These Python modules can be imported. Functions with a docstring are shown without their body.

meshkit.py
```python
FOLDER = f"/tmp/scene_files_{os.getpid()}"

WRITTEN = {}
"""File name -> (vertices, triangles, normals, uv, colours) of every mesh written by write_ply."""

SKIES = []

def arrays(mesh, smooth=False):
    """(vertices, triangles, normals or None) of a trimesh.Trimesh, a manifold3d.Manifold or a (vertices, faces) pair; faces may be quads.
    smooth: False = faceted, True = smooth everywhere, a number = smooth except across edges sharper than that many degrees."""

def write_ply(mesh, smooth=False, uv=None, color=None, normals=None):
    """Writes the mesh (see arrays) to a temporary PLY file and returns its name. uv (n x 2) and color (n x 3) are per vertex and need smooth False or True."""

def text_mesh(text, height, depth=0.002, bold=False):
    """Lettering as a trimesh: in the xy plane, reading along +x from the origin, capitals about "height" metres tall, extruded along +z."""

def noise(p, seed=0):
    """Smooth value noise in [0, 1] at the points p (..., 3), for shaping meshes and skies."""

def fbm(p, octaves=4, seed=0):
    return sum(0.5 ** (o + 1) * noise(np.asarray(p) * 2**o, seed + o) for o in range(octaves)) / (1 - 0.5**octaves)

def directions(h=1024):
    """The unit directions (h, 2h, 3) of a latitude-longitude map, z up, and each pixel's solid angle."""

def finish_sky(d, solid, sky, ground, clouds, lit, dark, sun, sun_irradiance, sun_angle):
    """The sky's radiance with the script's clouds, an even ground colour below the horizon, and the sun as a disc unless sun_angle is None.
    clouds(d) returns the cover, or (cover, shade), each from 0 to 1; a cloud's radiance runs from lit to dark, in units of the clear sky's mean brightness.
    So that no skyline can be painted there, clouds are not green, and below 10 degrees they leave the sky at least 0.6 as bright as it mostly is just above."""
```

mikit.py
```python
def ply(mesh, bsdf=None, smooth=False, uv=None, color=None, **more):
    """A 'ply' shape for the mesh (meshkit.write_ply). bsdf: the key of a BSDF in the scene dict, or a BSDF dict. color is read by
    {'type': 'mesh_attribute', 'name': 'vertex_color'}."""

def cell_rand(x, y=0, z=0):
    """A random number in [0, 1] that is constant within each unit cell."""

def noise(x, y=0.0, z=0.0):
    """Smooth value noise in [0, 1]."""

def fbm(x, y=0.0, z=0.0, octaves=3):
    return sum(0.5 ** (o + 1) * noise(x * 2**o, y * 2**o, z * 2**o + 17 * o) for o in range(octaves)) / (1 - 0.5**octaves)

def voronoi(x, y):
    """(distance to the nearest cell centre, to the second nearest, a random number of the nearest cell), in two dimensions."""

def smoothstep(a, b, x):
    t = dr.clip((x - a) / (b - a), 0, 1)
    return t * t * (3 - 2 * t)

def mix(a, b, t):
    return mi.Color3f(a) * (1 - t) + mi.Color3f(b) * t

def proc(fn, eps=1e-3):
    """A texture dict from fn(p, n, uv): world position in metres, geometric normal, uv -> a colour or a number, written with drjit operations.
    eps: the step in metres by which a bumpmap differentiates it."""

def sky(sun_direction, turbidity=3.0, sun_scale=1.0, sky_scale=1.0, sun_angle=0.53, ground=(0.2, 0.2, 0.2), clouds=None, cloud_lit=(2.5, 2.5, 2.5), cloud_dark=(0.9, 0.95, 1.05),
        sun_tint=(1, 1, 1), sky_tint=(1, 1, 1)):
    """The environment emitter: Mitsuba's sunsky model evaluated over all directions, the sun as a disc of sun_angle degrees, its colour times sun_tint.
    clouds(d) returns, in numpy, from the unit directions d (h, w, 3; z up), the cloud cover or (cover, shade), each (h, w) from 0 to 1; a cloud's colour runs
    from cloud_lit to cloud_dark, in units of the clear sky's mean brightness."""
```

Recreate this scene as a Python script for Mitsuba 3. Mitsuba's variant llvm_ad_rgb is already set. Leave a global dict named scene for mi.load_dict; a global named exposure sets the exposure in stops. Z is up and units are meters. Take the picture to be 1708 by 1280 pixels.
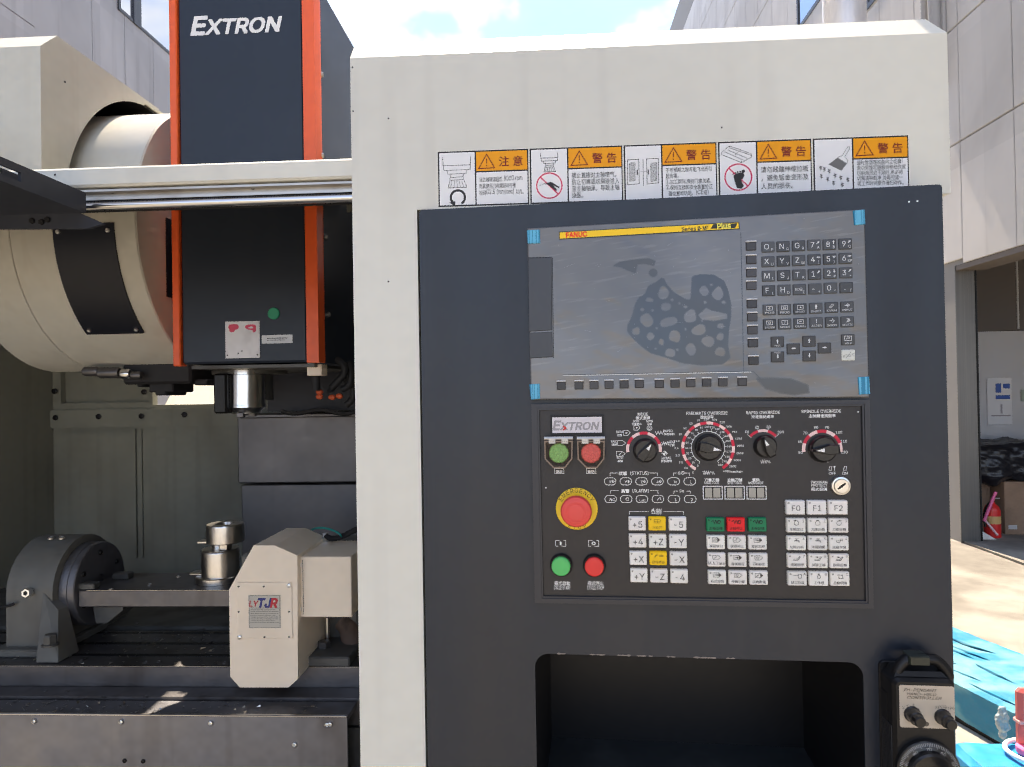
import glob, math, numpy as np, trimesh, mitsuba as mi, mikit, meshkit
import drjit as dr
from mikit import noise, fbm, smoothstep, mix, cell_rand
from shapely import affinity, union_all, box as sbox
from shapely.geometry import Polygon, Point, LineString, MultiLineString
from trimesh.creation import triangulate_polygon, extrude_polygon

T = mi.ScalarTransform4f
scene, labels = {}, {}

# ------------------------------------------------------------------ camera, sky, exposure
EYE = np.array([0.0, 0.0, 1.45])
FOC, ROLL, PITCH, YAW = 1180.0, 0.01725, 0.01047, 0.05313      # focal length in photo pixels (1708 wide), radians
_f = np.array([-math.sin(YAW) * math.cos(PITCH), math.cos(YAW) * math.cos(PITCH), math.sin(PITCH)])
_r = np.array([math.cos(YAW), math.sin(YAW), 0.0]); _d = np.cross(_f, _r)
RIGHT = math.cos(ROLL) * _r + math.sin(ROLL) * _d
DOWN = -math.sin(ROLL) * _r + math.cos(ROLL) * _d
scene['camera'] = dict(type='perspective', fov=2 * math.degrees(math.atan(854 / FOC)), fov_axis='x', near_clip=0.02, far_clip=600.0,
                       to_world=T().look_at(origin=EYE.tolist(), target=(EYE + _f).tolist(), up=(-DOWN).tolist()))


def clouds(d):
    q = np.stack([d[..., 0] / (d[..., 2] + 0.25) * 2.2, d[..., 1] / (d[..., 2] + 0.25) * 2.2, d[..., 2] * 0 + 3.0], -1)
    n = meshkit.fbm(q * 1.6, 5, seed=4)
    m = meshkit.fbm(q * 5.0 + 7.0, 5, seed=9)
    n = 0.55 * n + 0.45 * m
    return 0.22 + 0.75 * np.clip((n - 0.465) / 0.12, 0, 1), np.clip((0.60 - n) / 0.3, 0, 1) * 0.45


SUN = (-0.045, 0.48, 0.88)
scene['sky'] = mikit.sky(SUN, turbidity=2.5, sun_scale=1.0, sky_tint=(0.82, 0.96, 1.12), clouds=clouds, cloud_lit=(1.9, 1.9, 1.9), cloud_dark=(1.0, 1.05, 1.15), ground=(0.25, 0.25, 0.24))
exposure = 3.25


def ray(px, py):
    return _f + RIGHT * (px - 854) / FOC + DOWN * (py - 640) / FOC


def on(px, py, axis, value):
    """The point of an axis-aligned plane of the place that the photograph shows at a pixel: how the measures below were read."""
    r = ray(px, py)
    return EYE + r * (value - EYE[axis]) / r[axis]


def WY(px, py, y): return on(px, py, 1, y)
def WX(px, py, x): return on(px, py, 0, x)
def WZ(px, py, z): return on(px, py, 2, z)


class Frame:
    """A surface: u to the right, v up, n out of it."""

    def __init__(s, o, u, v=(0, 0, 1)):
        s.o, s.u, s.v = np.array(o, float), np.array(u, float), np.array(v, float)
        s.u /= np.linalg.norm(s.u); s.v /= np.linalg.norm(s.v); s.n = np.cross(s.u, s.v)

    def uv(s, px, py, d=0.0):
        r = ray(px, py); o = s.o + s.n * d
        p = EYE + r * ((o - EYE) @ s.n) / (r @ s.n) - o
        return np.array([p @ s.u, p @ s.v])

    def world(s, mesh):
        m = mesh.copy(); v = np.asarray(m.vertices)
        m.vertices = s.o + v[:, :1] * s.u + v[:, 1:2] * s.v + v[:, 2:3] * s.n
        return m


# ------------------------------------------------------------------ helpers
def lin(r, g, b):
    c = np.array([r, g, b]) / 255.0
    return np.where(c <= 0.04045, c / 12.92, ((c + 0.055) / 1.055) ** 2.4).tolist()


def numbered(key):
    if key not in scene and key not in labels: return key
    k = 1
    while f'{key}_{k:03d}' in scene or f'{key}_{k:03d}' in labels: k += 1
    return f'{key}_{k:03d}'


def thing(name, label, cat, group=None):
    key = numbered(name); labels[key] = {'label': label, 'category': cat}
    if group: labels[key]['group'] = group
    return key


def obj(name, mesh, mat, parent=None, smooth=False, color=None, kind=None, label=None, frame=None):
    key = numbered((parent + '__' if parent else '') + name)
    if isinstance(mesh, list): mesh = join(mesh)
    if frame is not None: mesh = frame.world(mesh)
    scene[key] = mikit.ply(mesh, mat, smooth=smooth, color=color)
    if kind: labels[key] = {'kind': kind}
    if label: labels.setdefault(key, {})['label'] = label
    return key


def tag(key, label, cat, group=None):
    labels[key] = {**labels.get(key, {}), 'label': label, 'category': cat}
    if group: labels[key]['group'] = group
    return key


def join(ms): return trimesh.util.concatenate([m for m in ms if m is not None])


def tinted(pairs):
    """Meshes each with its own print colour -> one mesh and its per-vertex colours."""
    return join([m for m, _ in pairs]), np.vstack([np.tile(c, (len(m.vertices), 1)) for m, c in pairs])


def box(x0, x1, y0, y1, z0, z1, c=0.0):
    """A box with edges chamfered by c."""
    lo, hi = np.array([x0, y0, z0], float), np.array([x1, y1, z1], float)
    if c <= 0:
        return trimesh.creation.box(bounds=[lo, hi])
    c = min(c, (hi - lo).min() * 0.45); pts = []
    for s in np.ndindex(2, 2, 2):
        p = np.where(np.array(s) == 0, lo, hi); q = np.where(np.array(s) == 0, 1, -1) * c
        for k in range(3):
            e = p + q; e[k] = p[k]; pts.append(e)
    return trimesh.convex.convex_hull(np.array(pts))


def hull(pts): return trimesh.convex.convex_hull(np.array(pts, float))


def polys(g):
    if g.is_empty: return []
    return [p for p in getattr(g, 'geoms', [g]) if p.geom_type == 'Polygon' and p.area > 1e-12]


def flat(g, d=0.0):
    out = []
    for p in polys(g):
        v, f = triangulate_polygon(p, engine='earcut')
        out.append(trimesh.Trimesh(np.c_[v, np.full(len(v), d)], f, process=False))
    return join(out) if out else None


def prism(g, d0, d1):
    out = []
    for p in polys(g):
        m = extrude_polygon(p, d1 - d0, engine='earcut'); m.apply_translation([0, 0, d0]); out.append(m)
    return join(out)


def rrect(cx, cy, w, h, r=0.0, seg=4):
    r = min(r, 0.499 * min(w, h))
    b = sbox(cx - w / 2 + r, cy - h / 2 + r, cx + w / 2 - r, cy + h / 2 - r)
    return b.buffer(r, quad_segs=seg) if r > 0 else b


def cap(g, d0, d1, inset, mid=0.6):
    """A raised convex piece with softened top edges: outline g from d0 to d1."""
    a = np.array(g.exterior.coords)[:-1]; b = np.array(g.buffer(-inset).exterior.coords)[:-1]; m = d0 + (d1 - d0) * mid
    return hull(np.vstack([np.c_[a, np.full(len(a), d0)], np.c_[a, np.full(len(a), m)], np.c_[b, np.full(len(b), d1)]]))


def lathe(profile, o=(0, 0, 0), axis=(0, 0, 1), n=32):
    """Profile rows (radius, height) turned about an axis through o."""
    m = trimesh.creation.revolve(np.array(profile, float), sections=n)
    m.apply_transform(trimesh.geometry.align_vectors([0, 0, 1], np.array(axis, float) / np.linalg.norm(axis)))
    m.apply_translation(o); return m


def rod(p, q, r, n=16):
    p, q = np.array(p, float), np.array(q, float); L = np.linalg.norm(q - p)
    return lathe([(0, 0), (r, 0), (r, L), (0, L)], p, q - p, n)


def disc_local(cx, cy, r, d0, d1, n=32, ch=0.0):
    return lathe([(0, d0), (r, d0), (r, d1 - ch), (r - ch, d1), (0, d1)], (cx, cy, 0), (0, 0, 1), n)


def tube(pts, r, sides=8, sub=4):
    p = np.array(pts, float)
    if sub > 1 and len(p) > 2:
        from scipy.interpolate import CubicSpline
        t = np.arange(len(p)); p = CubicSpline(t, p)(np.linspace(0, len(p) - 1, (len(p) - 1) * sub + 1))
    t = np.gradient(p, axis=0); t /= np.linalg.norm(t, axis=1, keepdims=True) + 1e-12
    a = np.cross(t, [0.31, 0.17, 0.93]); a /= np.linalg.norm(a, axis=1, keepdims=True); b = np.cross(t, a)
    ang = np.arange(sides) * 2 * np.pi / sides
    v = (p[:, None] + r * (np.cos(ang)[None, :, None] * a[:, None] + np.sin(ang)[None, :, None] * b[:, None])).reshape(-1, 3)
    f = []
    for i in range(len(p) - 1):
        for j in range(sides):
            k, q = i * sides + j, i * sides + (j + 1) % sides
            f += [[k, q, q + sides], [k, q + sides, k + sides]]
    return trimesh.Trimesh(v, f, process=False)


def bolt(c, n, r, h=None, hexa=False):
    """A screw head at c, its axis along n."""
    h = h or r * 0.7
    if hexa: return lathe([(0, 0), (r, 0), (r, h * 0.8), (r * 0.85, h), (0, h)], c, n, 6)
    return lathe([(0, 0), (r, 0), (r, h * 0.5), (r * 0.8, h * 0.9), (r * 0.55, h), (r * 0.5, h * 0.5), (0, h * 0.5)], c, n, 12)


_FONTS, _GLYPHS = {}, {}


def glyph(ch, bold):
    """One character's outline, capitals 1 high, and its advance."""
    if (ch, bold) not in _GLYPHS:
        from PIL import Image, ImageDraw, ImageFont
        cjk = ord(ch) > 0x2000
        name = 'Noto Sans CJK Regular.woff2' if cjk else 'Inter.woff2'
        if name not in _FONTS: _FONTS[name] = ImageFont.truetype(glob.glob('/opt/blender-*/*/datafiles/fonts/' + name)[0], 72)
        f = _FONTS[name]
        adv = f.getlength(ch); im = Image.new('L', (int(adv) + 40, 130))
        ImageDraw.Draw(im).text((20, 95), ch, 255, font=f, anchor='ls', stroke_width=int(bold))
        a = np.pad(np.asarray(im) > 127, ((0, 0), (1, 1))).astype(np.int8)
        rows, st = np.nonzero(np.diff(a, axis=1) == 1); en = np.nonzero(np.diff(a, axis=1) == -1)[1]
        g = union_all(sbox(st, 95 - rows - 1, en, 95 - rows)).buffer(0.6).buffer(-0.6).simplify(0.9) if len(rows) else Polygon()
        s = 1 / (62.0 if cjk else 52.5)
        _GLYPHS[ch, bold] = (affinity.affine_transform(g, [s, 0, 0, s, -20 * s, (-6 * s if cjk else 0)]), adv * s)
    return _GLYPHS[ch, bold]


def text(s, cx, cy, h, width=None, bold=0, slant=0.0, anchor='m', rot=0.0, small=None):
    """Flat lettering h high, centred (or starting) at cx, cy; width stretches it to that width."""
    x, out = 0.0, []
    for i, ch in enumerate(s):
        g, a = glyph(ch, bold); k = small if (small and i) else 1.0
        if not g.is_empty: out.append(affinity.affine_transform(g, [k, 0, 0, k, x, 0]))
        x += a * k
    if not out: return Polygon()
    g = union_all(out); sx = (width / (x * h)) if width else 1.0
    dx = {'m': -x * h * sx / 2, 'l': 0.0, 'r': -x * h * sx}[anchor]
    g = affinity.affine_transform(g, [h * sx, slant * h, 0, h, dx - slant * h * 0.5, -h / 2])
    if rot: g = affinity.rotate(g, rot, origin=(0, 0))
    return affinity.translate(g, cx, cy)


def line(pts, w, close=False, capst='flat'):
    pts = [tuple(p) for p in pts]
    return LineString(pts + [pts[0]] if close else pts).buffer(w / 2, cap_style=capst, join_style='mitre')


def sector(cx, cy, r0, r1, a0, a1, n=10):
    a = np.radians(np.linspace(a0, a1, n))
    return Polygon(np.vstack([np.c_[cx + r1 * np.cos(a), cy + r1 * np.sin(a)], np.c_[cx + r0 * np.cos(a), cy + r0 * np.sin(a)][::-1]]))


# ------------------------------------------------------------------ materials
def mat(name, color, rough=0.5, metal=0.0, spec=0.5, coat=0.0, bump=None, bump_scale=0.0003, **more):
    c = color if isinstance(color, dict) else {'type': 'rgb', 'value': list(color)}
    b = dict(type='principled', base_color=c, roughness=rough, metallic=metal, specular=spec, **more)
    if coat: b.update(clearcoat=coat, clearcoat_gloss=0.9)
    if bump is not None: b = dict(type='bumpmap', bsdf=b, tex=mikit.proc(bump, eps=1.2e-3), scale=bump_scale)
    scene[name] = {'type': 'twosided', 'bsdf': b}
    return name


def dirty(base, dark, scale=5.0, amount=0.25, streak=0.0, fine=0.06):
    def fn(p, n, uv):
        a = fbm(p.x * scale, p.y * scale, p.z * scale * 0.55, 4)
        s = fbm(p.x * 40, p.y * 40, p.z * 1.7, 3)
        k = smoothstep(0.48, 0.78, a) * amount + smoothstep(0.55, 0.8, s) * streak
        return mix(base, dark, k) * (1 - fine + 2 * fine * fbm(p.x * 60, p.y * 60, p.z * 60, 2))
    return mikit.proc(fn)


def rough_of(lo, hi, scale=14.0):
    return mikit.proc(lambda p, n, uv: lo + (hi - lo) * fbm(p.x * scale, p.y * scale, p.z * scale, 4))


WHITE = mat('mat_white', dirty((0.70, 0.685, 0.605), (0.50, 0.48, 0.42), 3.0, 0.28, 0.14, 0.02), rough_of(0.24, 0.44, 9), spec=0.45, bump=lambda p, n, uv: fbm(p.x * 150, p.y * 150, p.z * 150, 2), bump_scale=0.00012)
CREAM = mat('mat_cream', dirty((0.545, 0.535, 0.48), (0.38, 0.33, 0.25), 4.0, 0.35, 0.12, 0.03), 0.38, spec=0.4)
BEIGE = mat('mat_beige', dirty((0.82, 0.705, 0.56), (0.55, 0.46, 0.36), 9.0, 0.25, 0.05, 0.03), 0.36, spec=0.4)
INNER = mat('mat_inner', dirty((0.235, 0.238, 0.198), (0.11, 0.10, 0.078), 3.0, 0.6, 0.12, 0.04), 0.5, spec=0.3)
NAVY = mat('mat_navy', dirty((0.0125, 0.0175, 0.028), (0.025, 0.027, 0.034), 6.0, 0.4, 0.25, 0.05), mikit.proc(lambda p, n, uv: 0.24 + 0.26 * fbm(p.x * 22, p.y * 22, p.z * 2.0, 3)), spec=0.5, bump=lambda p, n, uv: fbm(p.x * 220, p.y * 220, p.z * 220, 2), bump_scale=0.00010)
SPAINT = mat('mat_spindle_paint', dirty((0.0185, 0.0255, 0.040), (0.028, 0.033, 0.044), 5.0, 0.4, 0.2, 0.04), rough_of(0.26, 0.42, 8), spec=0.36)
NAVY2 = mat('mat_navy_dark', (0.009, 0.011, 0.019), 0.4, spec=0.3)
ARM = mat('mat_arm', dirty((0.026, 0.030, 0.042), (0.05, 0.05, 0.055), 8, 0.3), 0.42, spec=0.4)
ORANGE = mat('mat_orange', (0.80, 0.115, 0.024), 0.32, spec=0.45)
STEELD = mat('mat_steel_dark', dirty((0.15, 0.145, 0.15), (0.052, 0.041, 0.034), 9.0, 0.7, 0.25, 0.12), rough_of(0.22, 0.60, 22), metal=0.8, bump=lambda p, n, uv: fbm(p.x * 40, p.y * 260, p.z * 260, 2), bump_scale=0.00025)
SHEET = mat('mat_sheet_steel', dirty((0.20, 0.203, 0.225), (0.065, 0.053, 0.047), 7.0, 0.75, 0.2, 0.08), rough_of(0.28, 0.55, 18), metal=0.8)
STEEL = mat('mat_steel', dirty((0.62, 0.60, 0.57), (0.22, 0.17, 0.12), 26.0, 0.55, 0.0, 0.06), rough_of(0.16, 0.36, 30), metal=1.0)
CHROME = mat('mat_chrome', (0.66, 0.65, 0.63), 0.18, metal=1.0)
ALU = mat('mat_aluminium', dirty((0.50, 0.475, 0.44), (0.26, 0.21, 0.17), 14.0, 0.6, 0.1, 0.06), 0.42, metal=0.85)
IRON = mat('mat_cast_iron', dirty((0.09, 0.09, 0.086), (0.035, 0.03, 0.027), 12.0, 0.7, 0.2, 0.1), rough_of(0.35, 0.6), metal=0.3)
BLACK = mat('mat_black', (0.0065, 0.0065, 0.0075), 0.38, spec=0.35)
RUBBER = mat('mat_rubber', (0.02, 0.02, 0.022), 0.6, spec=0.3)
KNOB = mat('mat_knob', (0.010, 0.010, 0.011), 0.22, spec=0.5)
COVER = mat('mat_way_cover', dirty((0.16, 0.155, 0.16), (0.09, 0.085, 0.083), 5.0, 0.5, 0.15, 0.06), rough_of(0.38, 0.55, 12), metal=0.7)
DARKPLATE = mat('mat_control_face', dirty((0.027, 0.0245, 0.0255), (0.038, 0.035, 0.036), 7.0, 0.5, 0.0, 0.04), 0.36, spec=0.4)
FRAME = mat('mat_control_frame', (0.042, 0.043, 0.050), 0.34, spec=0.45, metal=0.2)
PRINTC = mat('mat_print', {'type': 'mesh_attribute', 'name': 'vertex_color'}, 0.42, spec=0.35)
PAPER = mat('mat_sticker', {'type': 'mesh_attribute', 'name': 'vertex_color'}, 0.5, spec=0.3)
WPRINT = mat('mat_white_print', (0.78, 0.77, 0.76), 0.5)


def film_color(p, n, uv):
    a = fbm(p.x * 9, p.y * 9, p.z * 7, 4); s = fbm(p.x * 30 + p.z * 55, p.y * 10, p.z * 260 - p.x * 40, 3)
    return mix((0.104, 0.100, 0.100), (0.205, 0.20, 0.198), smoothstep(0.3, 0.75, a) * 0.6 + smoothstep(0.55, 0.8, s) * 0.35)


FILM = mat('mat_film', mikit.proc(film_color), rough_of(0.07, 0.30, 14), spec=0.6, coat=0.6, bump=lambda p, n, uv: fbm(p.x * 26 + p.z * 9, p.y * 26, p.z * 40, 3), bump_scale=0.0016)
STUCK = mat('mat_film_stuck', dirty((0.052, 0.055, 0.062), (0.068, 0.070, 0.075), 30, 0.4), 0.10, spec=0.5, coat=0.5)
STUCK2 = mat('mat_film_half', (0.078, 0.081, 0.088), 0.12, spec=0.5, coat=0.5)
KEYGREY = mat('mat_mdi_key', {'type': 'mesh_attribute', 'name': 'vertex_color'}, 0.38, spec=0.4, coat=0.25)
BLUEFILM = mat('mat_blue_film', mikit.proc(lambda p, n, uv: mix((0.01, 0.20, 0.36), (0.10, 0.42, 0.62), smoothstep(0.35, 0.65, noise(p.x * 900, 1.0, p.z * 20)))), 0.3)
RED = mat('mat_red', (0.72, 0.030, 0.028), 0.3, spec=0.5)
REDSOFT = mat('mat_red_soft', (0.74, 0.075, 0.060), 0.42, spec=0.45)
GREEN = mat('mat_green', (0.085, 0.50, 0.13), 0.3, spec=0.5)
GREENSOFT = mat('mat_green_soft', (0.24, 0.52, 0.13), 0.4)
YELLOW = mat('mat_yellow', (0.88, 0.58, 0.015), 0.4)
TEAL = mat('mat_teal', (0.012, 0.24, 0.12), 0.4)
CONCRETE = mat('mat_concrete', mikit.proc(lambda p, n, uv: mix((0.27, 0.255, 0.225), (0.13, 0.12, 0.105), smoothstep(0.35, 0.75, fbm(p.x * 2.3, p.y * 2.3, 0.0, 5)) * 0.7 + 0.3 * fbm(p.x * 14, p.y * 14, 2.0, 3))), 0.85, spec=0.2)


def cladding(base, dark):
    def fn(p, n, uv):
        a = fbm(p.x * 1.1 + 3, p.y * 1.1 + p.z * 0.9, p.z * 0.5, 5); b = fbm(p.x * 8, p.y * 8, p.z * 2.2, 3)  # the diagonal term paints soft shadow bands into the cladding colour
        return mix(base, dark, smoothstep(0.35, 0.72, a) * 0.55 + 0.25 * b + 0.35 * smoothstep(0.55, 0.8, fbm(p.y * 9, p.x * 9, p.z * 0.5, 3))) * (0.92 + 0.14 * cell_rand(dr.floor(p.y / 0.77), dr.floor(p.z / 1.13)))
    return mikit.proc(fn)


CLADR = mat('mat_cladding_right', cladding((0.60, 0.58, 0.555), (0.44, 0.42, 0.40)), 0.55, spec=0.3)
CLADL = mat('mat_cladding_left', cladding((0.44, 0.435, 0.455), (0.32, 0.315, 0.33)), 0.5, spec=0.3)
JOINT = mat('mat_joint', (0.25, 0.245, 0.24), 0.8)
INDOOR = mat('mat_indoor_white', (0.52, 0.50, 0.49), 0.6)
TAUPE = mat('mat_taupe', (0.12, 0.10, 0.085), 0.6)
GLASSM = mat('mat_mirror_glass', (0.50, 0.52, 0.56), 0.05, metal=0.9)
BRUSHED = mat('mat_brushed_jamb', mikit.proc(lambda p, n, uv: mix((0.12, 0.115, 0.11), (0.19, 0.18, 0.165), fbm(p.x * 160, p.y * 4, p.z * 0.8, 3))), 0.38, metal=0.75)
CARD = mat('mat_cardboard', dirty((0.33, 0.22, 0.15), (0.22, 0.15, 0.10), 6, 0.5), 0.8, spec=0.2)
BAG = mat('mat_bag', (0.012, 0.012, 0.016), 0.3, spec=0.5)
PINK = mat('mat_pink', (0.80, 0.16, 0.34), 0.4)
TARP = mat('mat_tarp', mikit.proc(lambda p, n, uv: mix((0.02, 0.17, 0.29), (0.12, 0.30, 0.37), smoothstep(0.40, 0.68, fbm(p.x * 5, p.y * 7, p.z * 9, 4)))), 0.55, spec=0.3)
TARP2 = mat('mat_tarp_bright', dirty((0.008, 0.20, 0.44), (0.03, 0.29, 0.50), 9, 0.6), 0.5, spec=0.35)
CLEARF = mat('mat_clear_wrap', (0.30, 0.36, 0.38), 0.12, spec=0.8)
CORAL = mat('mat_coral', (0.55, 0.11, 0.10), 0.4)
SMOKED = 'mat_smoked_cover'
scene[SMOKED] = {'type': 'blendbsdf', 'weight': 0.92, 'a': {'type': 'twosided', 'bsdf': {'type': 'principled', 'base_color': {'type': 'rgb', 'value': [0.20, 0.13, 0.085]}, 'roughness': 0.15, 'specular': 0.5}}, 'b': {'type': 'thindielectric', 'int_ior': 1.15}}

# ------------------------------------------------------------------ measures of the machine
YE = 0.90                                     # the front sheet of the housing
X_L, X_C = WY(592, 650, YE)[0], WY(701, 700, YE)[0]
X_R = WY(1583, 190, YE)[0]
Z_T = WY(1082, 76, YE)[2]; Z_H = WY(701, 350, YE)[2]
HOUSE = Frame((0, YE, 1.45), (1, 0, 0))
YP = 0.0686
_c = WY(706, 800, YE - 0.004)
CON = Frame((_c[0], _c[1], 1.45), (math.cos(YP), -math.sin(YP), 0))
P = CON.uv


def psize(u):                                 # metres of the console per photo pixel at u
    return (CON.o + CON.u * u)[1] / FOC


# ------------------------------------------------------------------ the setting: ground and the courtyard's buildings
obj('ground', trimesh.Trimesh([[-150, -150, 0], [150, -150, 0], [150, 150, 0], [-150, 150, 0]], [[0, 1, 2], [0, 2, 3]]), CONCRETE, kind='structure')

_q = WZ(1602, 906, 0.0)
RX, LX, HB = _q[0], -6.0, 12.0
rb = thing('right_building', 'pale stone clad building with an open doorway beside the machine', 'building')
JY = _q[1]                                     # far jamb of the doorway
LZ = WX(1602, 440, RX)[2]
_j0 = WX(1601, 240, RX)[1]; PW = _j0 - WX(1690, 185, RX)[1]
ZJ = WX(1601, 236, RX)[2]; PH = WX(1601, 37, RX)[2] - ZJ
XJ = WY(1635, 900, JY)[0] - RX
obj('wall', join([box(RX + 0.02, RX + XJ, JY, 26, 0, HB), box(RX + 0.02, RX + 0.25, 2.0, JY, LZ, HB), box(RX + 0.02, RX + 0.25, -6, 2.0, 0, HB)]), JOINT, rb)
wall_r = rb + '__wall'
tile = box(0, 0.022, 0.006, PW - 0.006, 0.006, PH - 0.006, 0.005)
_tile = mikit.ply(tile, CLADR)
_w = [WX(1380, 0, RX), WX(1347, 31, RX), WX(1466, 0, RX), WX(1446, 18, RX)]
wins = [(_w[0][1] - 0.2, _w[1][1] + 0.4, _w[1][2], _w[1][2] + 1.8), (_w[2][1] - 0.3, _w[3][1], _w[3][2], _w[3][2] + 2.2)]
for i in range(-6, 22):
    for j in range(-4, 8):
        y0, z0 = _j0 + i * PW, ZJ + j * PH
        if y0 < JY - 0.02 and z0 < LZ - 0.05:
            if z0 + PH > LZ + 0.15: obj('panel', box(RX, RX + 0.022, y0 + 0.004, y0 + PW - 0.004, LZ + 0.098, z0 + PH - 0.004, 0.003), CLADR, wall_r)
            continue
        if z0 + PH < 0.1 or z0 + PH > HB or (z0 < 2.0 and y0 > 9): continue
        if any(y0 < b and y0 + PW > a and z0 < d and z0 + PH > c for a, b, c, d in wins): 
            ys = [y0] ; 
            g = sbox(y0 + 0.004, z0 + 0.004, y0 + PW - 0.004, z0 + PH - 0.004)
            for a, b, c, d in wins: g = g.difference(sbox(a, c, b, d))
            if g.is_empty: continue
            F = Frame((RX, 0, 0), (0, -1, 0))
            obj('panel', prism(affinity.scale(g, -1, 1, origin=(0, 0)), -0.022, 0), CLADR, wall_r, frame=F)
            continue
        scene[numbered(wall_r + '__panel')] = {**_tile, 'to_world': T().translate([RX, y0, z0])}
# bottom course over the doorway
for i in range(-6, 0):
    obj('panel', box(RX, RX + 0.022, _j0 + i * PW + 0.004, min(_j0 + (i + 1) * PW - 0.004, JY), LZ, LZ + 0.09, 0.003), CLADR, wall_r)
for a, b, c, d in wins:
    w = obj('window', join([box(RX - 0.01, RX + 0.018, a, a + 0.05, c, d), box(RX - 0.01, RX + 0.018, b - 0.05, b, c, d), box(RX - 0.01, RX + 0.018, a + 0.05, b - 0.05, c, c + 0.06)]), FRAME, rb)
    obj('pane', box(RX + 0.008, RX + 0.018, a + 0.05, b - 0.05, c + 0.06, d), GLASSM, w)
PYP = WX(1570, 25, RX)[1]
obj('drainpipe', join([rod((RX - 0.06, PYP, 4.3), (RX - 0.06, PYP, HB), 0.055), box(RX - 0.03, RX, PYP - 0.09, PYP + 0.09, 4.2, HB, 0.01), rod((RX - 0.05, PYP + 0.2, 4.3), (RX - 0.05, PYP + 0.2, HB), 0.03)]), mat('mat_pipe', (0.36, 0.35, 0.34), 0.5), rb, smooth=40)
XJ = WY(1635, 900, JY)[0] - RX
obj('door_jamb', box(RX + 0.004, RX + XJ, JY - 0.01, JY - 0.002, 0, LZ - 0.004), BRUSHED, rb)
obj('door_seal', box(RX + XJ + 0.001, RX + XJ + 0.012, JY - 0.02, JY - 0.002, 0, LZ - 0.004), BLACK, rb)
obj('lintel', box(RX + 0.01, RX + 0.26, 2.0, JY - 0.012, LZ - 0.05, LZ - 0.003), TAUPE, rb)
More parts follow.
